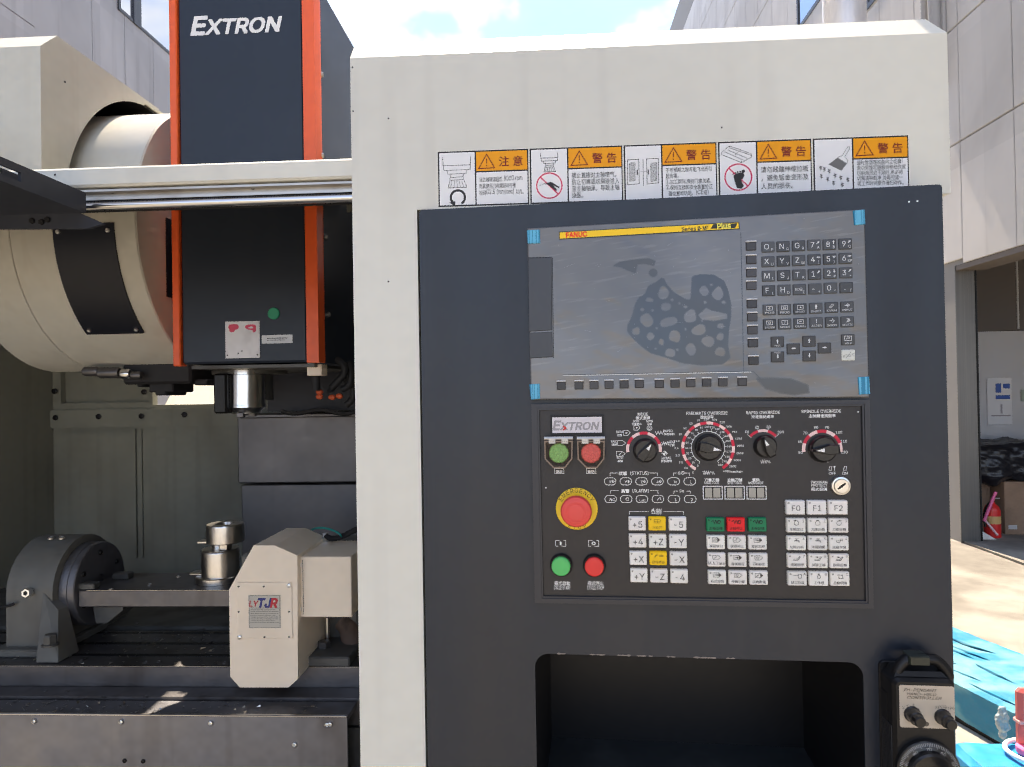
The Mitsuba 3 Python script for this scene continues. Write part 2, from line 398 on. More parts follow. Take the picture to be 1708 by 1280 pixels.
# the room behind the doorway
ZW = WY(1660, 553, 7.6)[2]
obj('room_wall', box(RX + XJ + 0.001, 9, 7.6, 7.7, 0, ZW), INDOOR, rb)
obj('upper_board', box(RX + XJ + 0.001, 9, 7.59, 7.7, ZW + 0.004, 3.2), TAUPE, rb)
obj('board_joint', box(WY(1697, 480, 7.58)[0] - 0.008, WY(1697, 480, 7.58)[0] + 0.008, 7.575, 7.588, ZW + 0.02, 3.2), INDOOR, rb)
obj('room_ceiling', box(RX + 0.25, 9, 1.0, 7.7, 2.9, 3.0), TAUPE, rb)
obj('room_side', box(9, 9.1, 1.0, 7.7, 0, 3.0), INDOOR, rb)
obj('ceiling_fitting', box(*(WZ(1678, 430, 2.62)[0] + np.array([-0.12, 0.12])), 7.0, 7.1, 2.60, 2.66, 0.01), BLACK, rb)
obj('threshold', box(RX + 0.02, RX + 0.6, 2.0, JY - 0.02, 0.004, 0.02), CONCRETE, rb)

lb = thing('left_building', 'grey panel clad building with a tall window behind the machine', 'building')
obj('wall', box(LX - 0.3, LX - 0.02, -6, 26, 0, HB), JOINT, lb)
wall_l = lb + '__wall'
_w = [WX(196, 10, LX), WX(284, 93, LX), WX(222, 30, LX), WX(234, 42, LX)]
lw = (_w[0][1], _w[1][1] + 1.0, _w[1][2], _w[1][2] + 2.6); lm = (_w[2][1] - _w[0][1], _w[3][1] - _w[0][1])
_l0 = WX(90, 30, LX)[1]
for i in range(-8, 14):
    for j in range(3):
        y0, z0, h = _l0 + i * PW, 1.0 + j * 3.3, 3.3
        if i < -4 and j == 0: continue
        off = 0.10 if i < 0 else 0.0           # the nearer part of the facade stands a little forward
        g = sbox(-(y0 + PW - 0.005), z0 + 0.005, -(y0 + 0.005), z0 + h - 0.005)
        if i < 0 and j == 1:
            pass
        g = g.difference(sbox(-lw[1], lw[2], -lw[0], lw[3]))
        if g.is_empty: continue
        obj('panel', affinity_mesh := prism(affinity.scale(g, -1, 1, origin=(0, 0)), -0.02, 0.0), CLADL, wall_l, frame=Frame((LX, 0, 0), (0, 1, 0)))
zc = WX(30, 26, LX + 0.1)
obj('pilaster', join([box(LX, LX + 0.10, -6, _l0 - PW * 0.62, 0, zc[2] - 0.006), box(LX, LX + 0.10, -6, _l0 - PW * 0.62, zc[2] + 0.006, HB), box(LX, LX + 0.05, _l0 - PW * 0.62, _l0 - 0.03, 0, HB, 0.02)]), CLADL, lb)
w = obj('window', join([box(LX - 0.018, LX + 0.02, lw[0] - 0.0, lw[0] + 0.05, lw[2], lw[3]), box(LX - 0.018, LX + 0.02, lw[0] + lm[0], lw[0] + lm[1], lw[2], lw[3]), box(LX - 0.018, LX + 0.02, lw[1] - 0.05, lw[1], lw[2], lw[3]),
                        box(LX - 0.018, LX + 0.01, lw[0], lw[1], lw[2], lw[2] + 0.05)]), FRAME, lb)
obj('pane', box(LX - 0.018, LX - 0.010, lw[0] + 0.05, lw[0] + lm[0], lw[2] + 0.05, lw[3]), GLASSM, w)
obj('pane', box(LX - 0.018, LX - 0.010, lw[0] + lm[1], lw[1] - 0.05, lw[2] + 0.05, lw[3]), GLASSM, w)

# ------------------------------------------------------------------ the machine's housing
mh = thing('machine_housing', 'white sheet metal housing of a machining centre with a sloping top edge', 'machine housing')
dy, dz = 0.026, 0.031
hood = hull([(X_L, YE, Z_H), (X_R, YE, Z_H), (X_L, YE, Z_T), (X_R, YE, Z_T), (X_L, YE + dy, Z_T + dz), (X_R - 0.012, YE + dy, Z_T + dz),
             (X_L, 1.60, Z_T + dz), (X_R - 0.012, 1.60, Z_T + dz), (X_L, 1.60, Z_H), (X_R, 1.60, Z_H)])
column = box(X_L, X_C, YE, 1.02, 0.15, Z_H + 0.05)
front = trimesh.boolean.union([hood, column], engine='manifold')
obj('front_hood', front, WHITE, mh)
labels[mh + '__front_hood'] = {'label': 'white front hood and door post round the dark console'}
for (px, py) in ((588, 96 + 17), (589, 186), (648, 198), (1204, 213), (648, 470)):
    u = WY(px, py, YE); obj('scuff', bolt((u[0], YE - 0.0004, u[2]), (0, -1, 0), 0.0011, 0.0005), IRON, mh)
obj('inner_partition', box(X_L + 0.03, X_L + 0.06, 1.03, 2.3, 0.3, Z_H + 0.1), INNER, mh)
obj('rear_body', box(X_L + 0.07, X_R - 0.03, 1.25, 2.3, 0.15, Z_H + 0.02), WHITE, mh)
# door track over the opening: beam, channel with screws, rod
zt, zb = WY(400, 270, 0.95)[2], WY(400, 303, 0.95)[2]
XW = -1.62
tr = obj('door_track', box(XW, X_L + 0.06, 0.95, 1.03, zb, zt, 0.003), WHITE, mh)
z1, z2 = WY(400, 308, 0.965)[2], WY(400, 327, 0.965)[2]
obj('channel', join([box(XW, X_L + 0.05, 0.967, 1.02, z2, zb - 0.0005), box(XW, X_L + 0.05, 0.955, 1.02, zb - 0.006, zb - 0.003), box(XW, X_L + 0.05, 0.960, 0.967, z2 - 0.001, z2 + 0.003)]), ALU, tr)
z3 = WY(400, 336, 0.957)[2]
obj('guide_rod', rod((XW, 0.960, z3), (X_L + 0.05, 0.960, z3), 0.0056, 20), CHROME, tr, smooth=True)
obj('seal_strip', box(XW, X_L + 0.05, 0.962, 0.985, z3 - 0.002, z2 - 0.002), RUBBER, tr)
for px, py in ((188, 320), (422, 313)):
    q = WY(px, py, 0.967); obj('screw', bolt((q[0], 0.967, q[2]), (0, -1, 0), 0.0035), IRON, tr)
for px, py in ((92, 292),):
    q = WY(px, py, 0.95); obj('rivet', bolt((q[0], 0.95, q[2]), (0, -1, 0), 0.0015), IRON, tr)
# inside of the housing
YB = 2.2
BK = Frame((0, YB, 1.45), (1, 0, 0))
B = lambda px, py, d=0.0: BK.uv(px, py, d)
XR_IN = X_L + 0.03
back = sbox(-1.62, -0.85, XR_IN, 0.62)
def rectpx(f, x0, y0, x1, y1, d=0.0):
    a, b = f(x0, (y0 + y1) / 2, d), f(x1, (y0 + y1) / 2, d); c, e = f((x0 + x1) / 2, y0, d), f((x0 + x1) / 2, y1, d)
    return sbox(min(a[0], b[0]), min(c[1], e[1]), max(a[0], b[0]), max(c[1], e[1]))
rec = rectpx(B, 101, 560, 248, 672); opn = rectpx(B, 254, 600, 366, 675)
bw = obj('back_wall', prism(back.difference(rec).difference(opn), -0.02, 0), INNER, mh, frame=BK)
obj('recess_panel', prism(rec.buffer(0.06, join_style='mitre').difference(opn.buffer(0.004, join_style='mitre')), -0.036, -0.024), INNER, bw, frame=BK)
obj('raised_frame', prism(rectpx(B, 70, 560, 86, 712).union(rectpx(B, 70, 682, 402, 712)), 0.0, 0.014), INNER, bw, frame=BK)
obj('seam_strip', [prism(rectpx(B, 224, 716, 229, 930), 0, 0.008), prism(rectpx(B, 236, 716, 239, 930), 0, 0.006)], INNER, bw, frame=BK)
for px, py in ((91.3, 653), (240.5, 654), (93, 697), (165, 695), (236.5, 694.5), (308, 692)):
    q = B(px, py, 0.014); obj('bolt', [lathe([(0, 0), (0.0085, 0), (0.0085, 0.006), (0.006, 0.007), (0, 0.007)], (q[0], q[1], 0.012), n=12)], BLACK, bw, frame=BK)
obj('side_wall', box(-1.62, -1.60, 1.03, YB, 0.5, Z_H + 0.3), INNER, mh)
obj('roof_sheet', join([box(-1.60, -0.838, 1.93, YB + 0.03, 1.985, 1.995), box(-0.735, XR_IN, 1.886, YB + 0.03, 1.985, 1.995), box(-0.4635, XR_IN, 1.62, 1.886, 1.985, 1.995)]), INNER, mh)
# unseen sheet added from door track to spindle head and drum, keeps interior dark
obj('added_top_cover', join([hull([(x, y, z + t_) for x in (XW, XR_IN) for (y, z) in ((1.03, zt - 0.012), (1.43, zt + 0.115)) for t_ in (0, 0.003)]), box(XW, XR_IN, 1.43, 1.445, zt + 0.112, zt + 0.118),
                      box(-0.4635, XR_IN, 1.445, 1.63, zt + 0.115, zt + 0.118), box(-0.4635, XR_IN, 1.618, 1.622, zt + 0.10, 1.995)]), INNER, mh)
# cream tray behind the opening, open to the sun from above
tx0, tx1 = opn.bounds[0] - 0.05, opn.bounds[2] + 0.05; tz = 1.45 + opn.bounds[1]
obj('rear_tray', join([hull([(tx0, YB + 0.02, tz - 0.01), (tx1, YB + 0.02, tz - 0.01), (tx0, YB + 0.16, tz - 0.005), (tx1, YB + 0.16, tz - 0.005), (tx0, YB + 0.02, tz - 0.02), (tx1, YB + 0.16, tz - 0.02)]),
                       hull([(tx0, YB + 0.16, tz - 0.005), (tx1, YB + 0.16, tz - 0.005), (tx0, YB + 0.40, tz + 0.22), (tx1, YB + 0.40, tz + 0.22), (tx0, YB + 0.42, tz + 0.21), (tx1, YB + 0.42, tz + 0.21)])]), CREAM, mh)
# telescopic way cover at the rear right
wv = obj('rear_way_cover', box(WY(401, 760, 2.10)[0], XR_IN, 2.08, 2.19, WY(500, 806, 2.08)[2], WY(500, 690, 2.08)[2], 0.004), COVER, mh)
obj('lower_leaf', box(WY(404, 760, 2.13)[0], XR_IN, 2.12, 2.19, 0.75, WY(500, 808, 2.12)[2], 0.003), COVER, wv)
obj('lip', box(WY(401, 690, 2.07)[0], XR_IN, 2.06, 2.08, WY(500, 690, 2.07)[2] - 0.012, WY(500, 690, 2.07)[2], 0.003), COVER, wv)
obj('shaded_column_slab', box(WY(446, 640, 2.0)[0], XR_IN, 2.0, 2.18, WY(500, 686, 2.0)[2], 1.98), NAVY2, mh)  # dark slab, the shade of the cavity is put into its colour
obj('rear_pipe', tube([WY(470, 686, 1.96), WY(505, 689, 1.95), WY(535, 684, 1.95), WY(565, 690, 1.95), WY(600, 683, 1.95)], 0.006), RUBBER, mh, smooth=True)
obj('bed', box(-1.6, XR_IN, 1.25, YB, 0.4, 0.70), IRON, mh)
cz = WY(1408, 14, 1.16)
pole = obj('beacon_pole', rod((cz[0], 1.16, Z_T + dz + 0.001), (cz[0], 1.16, Z_T + 0.45), 0.0325, 32), mat('mat_pole', dirty((0.55, 0.55, 0.58), (0.40, 0.40, 0.42), 30, 0.4), 0.35, metal=0.3), smooth=40)
obj('flange', lathe([(0, 0), (0.060, 0), (0.060, 0.006), (0.036, 0.010), (0.033, 0.020), (0, 0.020)], (cz[0], 1.16, Z_T + dz), n=32), WHITE, pole, smooth=40)
tag(pole, 'pale grey metal pole standing in a round flange on the white hood', 'pole')

# navy door arm at the upper left
XB = WX(120, 312, -0.637)[0]
q1, q2 = WX(120, 312, XB), WX(120, 347, XB)
da = thing('door_arm', 'dark navy door support arm reaching forward above the opening', 'door arm')
side = sbox(-0.945, q2[2], -0.40, q1[2]).difference(sbox(-(WX(35, 285, XB)[1]), q2[2] + 0.008, -0.55, q1[2] - 0.009))
obj('beam', join([Frame((XB, 0, 0), (0, -1, 0)).world(prism(affinity.scale(side, 1, 1, origin=(0, 0)), -0.004, 0)) if False else Frame((XB, 0, 0), (0, 1, 0)).world(prism(affinity.scale(side, -1, 1, origin=(0, 0)), -0.004, 0)),
                  box(-1.3, XB - 0.004, 0.40, 0.944, q2[2], q2[2] + 0.004), box(XB - 0.03, XB - 0.026, 0.40, 0.944, q2[2] + 0.004, q1[2] - 0.002)]), ARM, da)
q = WX(6, 285, XB); obj('screw', bolt((XB - 0.024, q[1], q[2]), (1, 0, 0), 0.004, 0.02), STEEL, da)
gp = [WY(a, b, 0.948)[[0, 2]] for a, b in ((-150, 356), (118, 349), (178, 375), (150, 383), (-150, 384))]
obj('gusset', Frame((0, 0.948, 0), (1, 0, 0)).world(prism(Polygon(gp), 0, 0.006)), ARM, da)
for px, py in ((54, 369), (70, 371), (80, 367)):
    q = WY(px, py, 0.942); obj('bolt', bolt((q[0], 0.942, q[2]), (0, -1, 0), 0.0042, hexa=True), BLACK, da)

# ------------------------------------------------------------------ tool magazine: hood and drum
tm = thing('tool_magazine', 'cream painted drum tool magazine under an angular hood', 'tool magazine')
Yc_ = 1.70
_m = [(lambda r: r[2] / r[1])(ray(300, y)) for y in (189, 617)]
_k = (_m[0] * math.hypot(1, _m[1]) + _m[1] * math.hypot(1, _m[0])) / (math.hypot(1, _m[1]) + math.hypot(1, _m[0]))
DC = np.array([0, Yc_, 1.45 + _k * Yc_]); DR = (_m[0] - _k) * Yc_ / math.hypot(1, _m[0])
def cyl(px, py):
    r = ray(px, py); A = r[1] ** 2 + r[2] ** 2; Bq = -(r[1] * DC[1] + r[2] * (DC[2] - 1.45)); Cq = DC[1] ** 2 + (DC[2] - 1.45) ** 2 - DR ** 2
    return EYE + r * ((-Bq - math.sqrt(max(Bq * Bq - A * Cq, 0))) / A)
XD1 = 0.5 * (cyl(229, 375)[0] + cyl(250, 503)[0]); XD0 = cyl(12, 596)[0]; XSEAM = cyl(63, 540)[0]
prof = [(0, XD0), (DR - 0.03, XD0), (DR, XD0 + 0.02), (DR, XSEAM), (DR - 0.0025, XSEAM + 0.0005), (DR - 0.0025, XSEAM + 0.002), (DR, XSEAM + 0.0025), (DR, XD1 - 0.003), (DR - 0.003, XD1), (0, XD1)]
obj('drum', lathe(prof, DC, (1, 0, 0), 128), CREAM, tm, smooth=30)
XH = WY(68, 150, 1.30)[0]
_t, _e, _b = WX(95, 55, XH), WX(265, 186, XH), WX(68, 77, XH)
_ra = np.mean([np.hypot(*(WX(*q, XH) - DC)[1:]) for q in ((105, 275), (150, 205), (200, 181))])
HZ = 0.5 * (_t[2] + _e[2]); HY = _e[1]
hp = [(1.30, 1.80), (1.30, _b[2]), (_t[1], HZ), (HY, HZ), (HY, 1.80)]
hpoly = Polygon([(-a, b) for a, b in hp]).difference(Point(-DC[1], DC[2]).buffer(_ra, quad_segs=48))
hpoly = hpoly.difference(sbox(-HY - 0.01, 1.7, -WX(241, 180, XH)[1], HZ - 0.01))
SF = Frame((XH, 0, 0), (0, 1, 0))
hm = SF.world(prism(affinity.scale(hpoly, -1, 1, origin=(0, 0)), -0.003, 0.0))
sheets = [hm, box(-1.62, XH - 0.003, 1.30, 1.303, 1.80, _b[2]), hull([(-1.62, 1.30, _b[2]), (XH, 1.30, _b[2]), (-1.62, _t[1], HZ), (XH, _t[1], HZ), (-1.62, _t[1] + 0.002, HZ - 0.003), (XH, _t[1] + 0.002, HZ - 0.003)]),
          box(-1.62, XH - 0.003, _t[1], HY + 0.03, HZ - 0.003, HZ - 0.0002)]
obj('hood', join(sheets), CREAM, tm)
q = WX(108, 137, XH); obj('hole', bolt((XH, q[1], q[2]), (1, 0, 0), 0.002), BLACK, tm)
obj('hood_shade_sheets', join([box(-1.60, XH - 0.012, _t[1] + 0.012, HY + 0.02, HZ - 0.012, HZ - 0.006), box(-1.60, XH - 0.012, HY + 0.02, HY + 0.026, 1.84, HZ - 0.006)]), BLACK, tm)  # black sheets added so the gap round the drum reads as shade
# curved dark inspection plate with four screws
_p = [cyl(*q) for q in ((97, 380), (138, 556), (197, 376), (236, 555))]
xa, xb = 0.5 * (_p[0][0] + _p[1][0]), 0.5 * (_p[2][0] + _p[3][0])
th1 = np.mean([math.atan2(DC[2] - q[2], DC[1] - q[1]) for q in (_p[1], _p[3])]); th0 = math.atan2(DC[2] - cyl(190, 372)[2], DC[1] - cyl(190, 372)[1])
th = np.linspace(th0, th1, 24); rr = DR + 0.0015
def on_drum(x, t, r): return np.array([x, DC[1] - r * math.cos(t), DC[2] - r * math.sin(t)])
pv, pf = [], []
for t in th:
    pv += [on_drum(xa, t, rr + 0.0025), on_drum(xb, t, rr + 0.0025), on_drum(xb, t, DR - 0.002), on_drum(xa, t, DR - 0.002)]
for i in range(len(th) - 1):
    for k in range(4):
        a, b = 4 * i + k, 4 * i + (k + 1) % 4
        pf += [[a, b, b + 4], [a, b + 4, a + 4]]
e = 4 * (len(th) - 1); pf += [[0, 1, 2], [0, 2, 3], [e, e + 1, e + 2], [e, e + 2, e + 3]]
pl = obj('inspection_plate', trimesh.Trimesh(pv, pf, process=False), NAVY2, tm, label='curved dark inspection plate held by four screws')
for x in (xa + 0.012, xb - 0.012):
    for t in (th0 + 0.05, th1 - 0.04):
        c = on_drum(x, t, rr + 0.0025); obj('screw', bolt(c, c - on_drum(x, t, 0), 0.005, 0.004), CHROME, pl, smooth=40)
# slot on the end face, tool grippers under the drum
s0, s1 = WX(276, 363, XD1), WX(277, 495, XD1)
obj('end_slot', box(XD1, XD1 + 0.002, s0[1], s0[1] + 0.25, s1[2], s0[2]), NAVY2, tm)
rng = np.random.default_rng(7)
for k, (a, b, r) in enumerate(((140, 165, 0.011), (165, 200, 0.013), (202, 218, 0.012), (219, 236, 0.009))):
    p0, p1 = WY(a, 620 + k * 2, 1.60), WY(b, 620 + k * 2, 1.60)
    obj('tool_gripper', lathe([(0, 0), (r * 0.8, 0), (r, 0.004), (r, np.linalg.norm(p1 - p0) - 0.004), (r * 0.85, np.linalg.norm(p1 - p0)), (0, np.linalg.norm(p1 - p0))], p0, p1 - p0, 20), CHROME if k == 2 else STEELD, tm, smooth=40)
a, b = WY(236, 606, 1.7), WY(362, 640, 1.7)
chg = [box(a[0], WY(346, 640, 1.7)[0], 1.62, 1.80, b[2], a[2] + 0.02, 0.006)]
for px0, px1, py in ((236, 246, 646), (256, 296, 655), (266, 284, 660), (330, 352, 643)):
    m0, m1 = WY(px0, py, 1.66), WY(px1, py, 1.66); chg.append(box(m0[0], m1[0], 1.64, 1.74, m0[2], b[2] + 0.01, 0.003))
obj('tool_pot', join(chg), RUBBER, tm)

# ------------------------------------------------------------------ spindle head
sp = thing('spindle_head', 'dark navy spindle head with orange edge strips and white lettering', 'spindle head')
YS = 1.45
XS0, XS1 = WY(292, 300, YS)[0], WY(509, 300, YS)[0]
ZS = WY(400, 606, YS)[2]; ZTOP = 2.325
XO0 = WY(300, 300, YS)[0]; XO1 = WY(537, 300, 1.475)[0]
obj('front_cover', box(XO0, XS1 - 0.001, YS, 1.80, ZS, ZTOP, 0.004), SPAINT, sp)
sc = obj('side_cover', box(XS1, XO1 - 0.002, 1.485, 1.88, ZS - 0.004, ZTOP, 0.003), SPAINT, sp)
for px, py in ((535, 125), (536, 260), (542, 396), (546, 525)):
    q = WX(px, py, XO1 - 0.002); obj('screw', bolt(q, (1, 0, 0), 0.006, 0.006), STEEL, sc)
xm = WY(529, 300, YS)[0]
obj('orange_strip', hull([(XS1, YS - 0.006, z) for z in (ZS - 0.002, ZTOP)] + [(xm, YS - 0.006, z) for z in (ZS - 0.002, ZTOP)] + [(XO1, YS + 0.022, z) for z in (ZS - 0.002, ZTOP)] + [(XO1, YS + 0.03, z) for z in (ZS - 0.002, ZTOP)] + [(XS1, YS + 0.03, z) for z in (ZS - 0.002, ZTOP)]), ORANGE, sp, label='wide orange strip on the right corner of the spindle head')
x0 = WY(287, 300, YS)[0]
obj('orange_strip', box(x0, XO0 - 0.0005, YS - 0.006, YS + 0.022, ZS - 0.004, ZTOP, 0.002), ORANGE, sp, label='narrow orange strip on the left corner of the spindle head')
obj('sun_block_strip', join([box(XO1 - 0.0015, -0.452, 1.62, 1.884, 1.977, 1.983), box(XO1 - 0.05, -0.452, 1.884, 1.93, 1.977, 1.983)]), RUBBER, mh)  # unseen strip added to stop stray sun reaching the motor box
SPF = Frame((0, YS, 1.45), (1, 0, 0)); S = SPF.uv
c0, c1 = S(319, 42), S(471, 40); h = 30 * YS / FOC
obj('lettering', flat(text('EXTRON', *(0.5 * (c0 + c1)), h, width=c1[0] - c0[0], bold=3, slant=0.22, small=0.80).buffer(0), 0.001), WPRINT, sp, frame=SPF)
q = S(457, 523.5); obj('green_plug', disc_local(q[0], q[1], 0.0125, 0, 0.004, 32, 0.001), TEAL, sp, frame=SPF, smooth=40)
np0, np1 = S(376, 537), S(434, 597)
plate = obj('metal_plate', prism(sbox(np0[0], np1[1], np1[0], np0[1]), 0, 0.0015), mat('mat_worn_plate', dirty((0.62, 0.60, 0.60), (0.34, 0.31, 0.33), 26, 0.5), 0.4, metal=0.3), sp, frame=SPF, label='worn metal plate smeared with red')
def blob(cx, cy, rx, ry, seed, n=26):
    q = np.random.default_rng(seed); a = np.linspace(0, 2 * math.pi, n, endpoint=False)
    k = 1 + sum(q.uniform(0.03, 0.15) / (j ** 0.6) * np.cos(j * a + q.uniform(0, 6.3)) for j in (2, 3, 4))
    return Polygon(np.c_[cx + rx * k * np.cos(a), cy + ry * k * np.sin(a)]).buffer(0)
b1, b2 = S(390, 546), S(419, 546)
obj('red_smear', flat(union_all([blob(*b1, 0.011, 0.007, 1), blob(b1[0] - 0.003, b1[1] - 0.005, 0.006, 0.006, 2), blob(*b2, 0.012, 0.006, 3), blob(b2[0] + 0.007, b2[1] - 0.004, 0.004, 0.007, 4)]).difference(blob(b2[0] + 0.0, b2[1] - 0.001, 0.005, 0.002, 5)), 0.0018), mat('mat_smear', (0.62, 0.07, 0.13), 0.5), plate, frame=SPF)
for px, py in ((380, 593), (430, 592), (404, 586), (398, 590)):
    q = S(px, py); obj('rivet', disc_local(*q, 0.0016, 0.0015, 0.003, 10), IRON, plate, frame=SPF)
n0, n1 = S(437, 561), S(488, 571)
tp = obj('data_strip', prism(rectpx(S, 437, 559, 488, 573), 0, 0.0012), mat('mat_strip', (0.55, 0.56, 0.58), 0.4, metal=0.2), sp, frame=SPF)
q = S(463, 566); obj('print', flat(line([q + [-0.022, 0.002], q + [0.022, 0.002]], 0.0016).union(line([q + [-0.022, -0.002], q + [0.016, -0.002]], 0.0012)), 0.0015), FRAME, tp, frame=SPF)
AX = np.array([WY(411, 640, 1.60)[0], 1.60])
zb_ = WY(411, 690, 1.60)[2]; zt_ = ZS
R0 = 0.0410
GROUND = mat('mat_ground_steel', dirty((0.78, 0.77, 0.75), (0.50, 0.46, 0.40), 20.0, 0.4, 0.0, 0.04), 0.2, metal=1.0)
obj('nose_housing', lathe([(0, zt_ - 0.01), (0.085, zt_ - 0.01), (0.085, zt_ - 0.018), (0.052, zt_ - 0.020), (0.052, zb_ + 0.03), (0, zb_ + 0.03)], (AX[0] - 0.012, AX[1] + 0.05, 0), n=40), IRON, sp, smooth=40)
nz = obj('spindle_nose', lathe([(0, zt_ + 0.0), (R0 - 0.003, zt_), (R0 - 0.003, zt_ - 0.02), (R0, zt_ - 0.021), (R0, zb_ + 0.022), (R0 + 0.001, zb_ + 0.02), (R0 + 0.001, zb_ + 0.014), (R0 - 0.008, zb_ + 0.006), (R0 - 0.010, zb_), (0.018, zb_), (0.016, zb_ + 0.02), (0, zb_ + 0.02)], (AX[0], AX[1], 0), n=56), GROUND, sp, smooth=35)
obj('drive_key', join([box(AX[0] - 0.008, AX[0] + 0.008, 1.60 - R0 + 0.004, 1.60 - R0 + 0.016, zb_ - 0.008, zb_ + 0.002, 0.001), box(AX[0] - 0.008, AX[0] + 0.008, 1.60 + R0 - 0.016, 1.60 + R0 - 0.004, zb_ - 0.008, zb_ + 0.002, 0.001)]), STEELD, nz)
obj('air_block', box(*(WY(359, 650, 1.56)[0], WY(381, 650, 1.56)[0]), 1.55, 1.62, WY(370, 690, 1.56)[2], zt_ - 0.018, 0.004), BLACK, sp)
obj('underside', box(XO0 + 0.01, XO1 - 0.02, 1.47, 1.86, ZS - 0.010, ZS - 0.003), IRON, sp)
cb0, cb1 = WY(514, 606, 1.50), WY(539, 627, 1.50)
cn = obj('coolant_block', box(cb0[0], cb1[0], 1.49, 1.53, cb1[2], cb0[2], 0.002), BEIGE, sp)
nzt = WY(527, 640, 1.52)
obj('pipe', rod((nzt[0], 1.52, cb1[2]), (nzt[0], 1.52, WY(527, 652, 1.52)[2]), 0.009), RUBBER, cn)
NOZ = mat('mat_dull_orange', (0.50, 0.085, 0.025), 0.5)
for px, py in ((533, 654), (533, 662), (554, 663), (566, 661)):
    q = WY(px, py, 1.54); obj('nozzle', lathe([(0, -0.007), (0.004, -0.007), (0.006, -0.002), (0.006, 0.003), (0.0035, 0.007), (0, 0.007)], q, (1, -0.25, -0.1), 14), NOZ, sp, smooth=40)
for k, pts in enumerate((((560, 600), (575, 620), (560, 640), (552, 655)), ((580, 605), (585, 635), (570, 650)), ((575, 630), (590, 655), (578, 676)))):
    obj('hose', tube([WY(a, b, 1.56 + 0.02 * k) for a, b in pts], 0.008), RUBBER, sp, smooth=True)

# ------------------------------------------------------------------ work table, covers
YT = 1.30
wt = thing('work_table', 'dark machine work table behind a grey steel front cover', 'work table')
zL = WY(300, 1194, YT)[2]; xr = WY(580, 1230, YT)[0]
fc = obj('front_cover', box(-1.60, xr, YT, YT + 0.004, 0.55, zL, 0.001), SHEET, wt)
for px, py in ((58, 1203), (203, 1204), (352, 1206), (551, 1208), (492, 1242), (546, 1209)):
    q = WY(px, py, YT); obj('screw', bolt((q[0], YT, q[2]), (0, -1, 0), 0.005, 0.004), CHROME, fc, smooth=40)
for px, py in ((208, 1269), (239, 1270)):
    q = WY(px, py, YT); obj('screw', bolt((q[0], YT, q[2]), (0, -1, 0), 0.004), BLACK, fc)
yl = WZ(300, 1169, zL)[1]
obj('front_ledge', box(-1.60, xr, YT + 0.004, yl, zL - 0.01, zL - 0.0002, 0.001), SHEET, wt)
obj('ledge_lip', box(-1.60, xr, YT - 0.003, YT + 0.004, zL - 0.0002, zL + 0.003, 0.001), STEEL, wt)
ys2 = WZ(300, 1146, zL + 0.004)[1]
obj('saddle_strip', box(-1.60, XR_IN, yl + 0.006, ys2, zL - 0.05, zL + 0.004, 0.002), STEELD, wt)
obj('saddle', box(-1.60, XR_IN, yl + 0.002, 2.05, 0.7, zL - 0.052), IRON, wt)
for px, py in ((75, 1153), (112, 1153), (172, 1164), (243, 1163)):
    q = WZ(px, py, zL + 0.004); obj('bolt', bolt(q, (0, 0, 1), 0.0045, 0.002), STEELD, wt)
YF = ys2 + 0.002
zT = WY(300, 1112, YF)[2]
yTb = WZ(200, 1052, zT)[1]
obj('table_top', box(-1.60, XR_IN, YF, yTb, zL - 0.04, zT, 0.002), STEELD, wt)
for px, py in ((135, 1103), (265, 1104), (375, 1106), (243, 1105), (262, 1068)):
    q = WZ(px, py, zT); obj('bolt', bolt(q, (0, 0, 1), 0.006, 0.002), STEELD, wt)
obj('edge_highlight', box(-1.60, XR_IN, YF - 0.0006, YF + 0.002, zT - 0.001, zT + 0.0006, 0.0005), STEEL, wt)  # bright strip laid on as the table edge highlight
for y_ in (YF + 0.055, YF + 0.125, YF + 0.195):
    if y_ < yTb - 0.02: obj('slot', join([box(-1.60, XR_IN, y_, y_ + 0.012, zT + 0.0002, zT + 0.0008)]), BLACK, wt)
obj('rear_cover', box(-1.60, XR_IN, yTb + 0.012, 2.06, zT - 0.03, zT + 0.006, 0.003), IRON, wt)
for px, py in ((228, 1040), (297, 1061), (340, 1050)):
    q = WZ(px, py, zT + 0.006); obj('bolt', bolt(q, (0, 0, 1), 0.0045, 0.002), STEELD, wt)

# ------------------------------------------------------------------ tailstock, bridge plate, fixture, rotary table
ts = thing('tailstock', 'dark grey cast tailstock with a round faceplate on the table', 'tailstock')
TZ, TY = WY(165, 972, 1.60)[2], 1.60
XF = 0.5 * (WY(124, 985, TY - 0.092)[0] + WY(207, 960, TY + 0.092)[0])
fp = obj('faceplate', lathe([(0, -0.036), (0.092, -0.036), (0.094, -0.034), (0.094, -0.017), (0.0925, -0.016), (0.0925, -0.014), (0.094, -0.013), (0.094, -0.002), (0.092, 0), (0.02, 0), (0.018, -0.006), (0, -0.006)], (XF, TY, TZ), (1, 0, 0), 72), SHEET, ts, smooth=30)
for k in range(6):
    a = math.radians(30 + 60 * k); obj('screw', bolt((XF, TY + 0.07 * math.cos(a), TZ + 0.07 * math.sin(a)), (1, 0, 0), 0.006), BLACK, fp)
arc = [(-(TY + 0.115 * math.cos(a)), TZ + 0.115 * math.sin(a)) for a in np.radians(np.linspace(0, 180, 24))]
body = Polygon([(-TY - 0.115, zT + 0.01)] + [(-TY + 0.115, zT + 0.01)] + [(x, z) for x, z in arc[::-1]]) if False else Polygon([(-TY - 0.115, zT + 0.01)] + arc + [(-TY + 0.115, zT + 0.01)]).buffer(0).convex_hull
TF = Frame((XF - 0.036, 0, 0), (0, 1, 0))
bm = TF.world(prism(affinity.scale(body, -1, 1, origin=(0, 0)).buffer(-0.004, quad_segs=3), -0.105, -0.0))
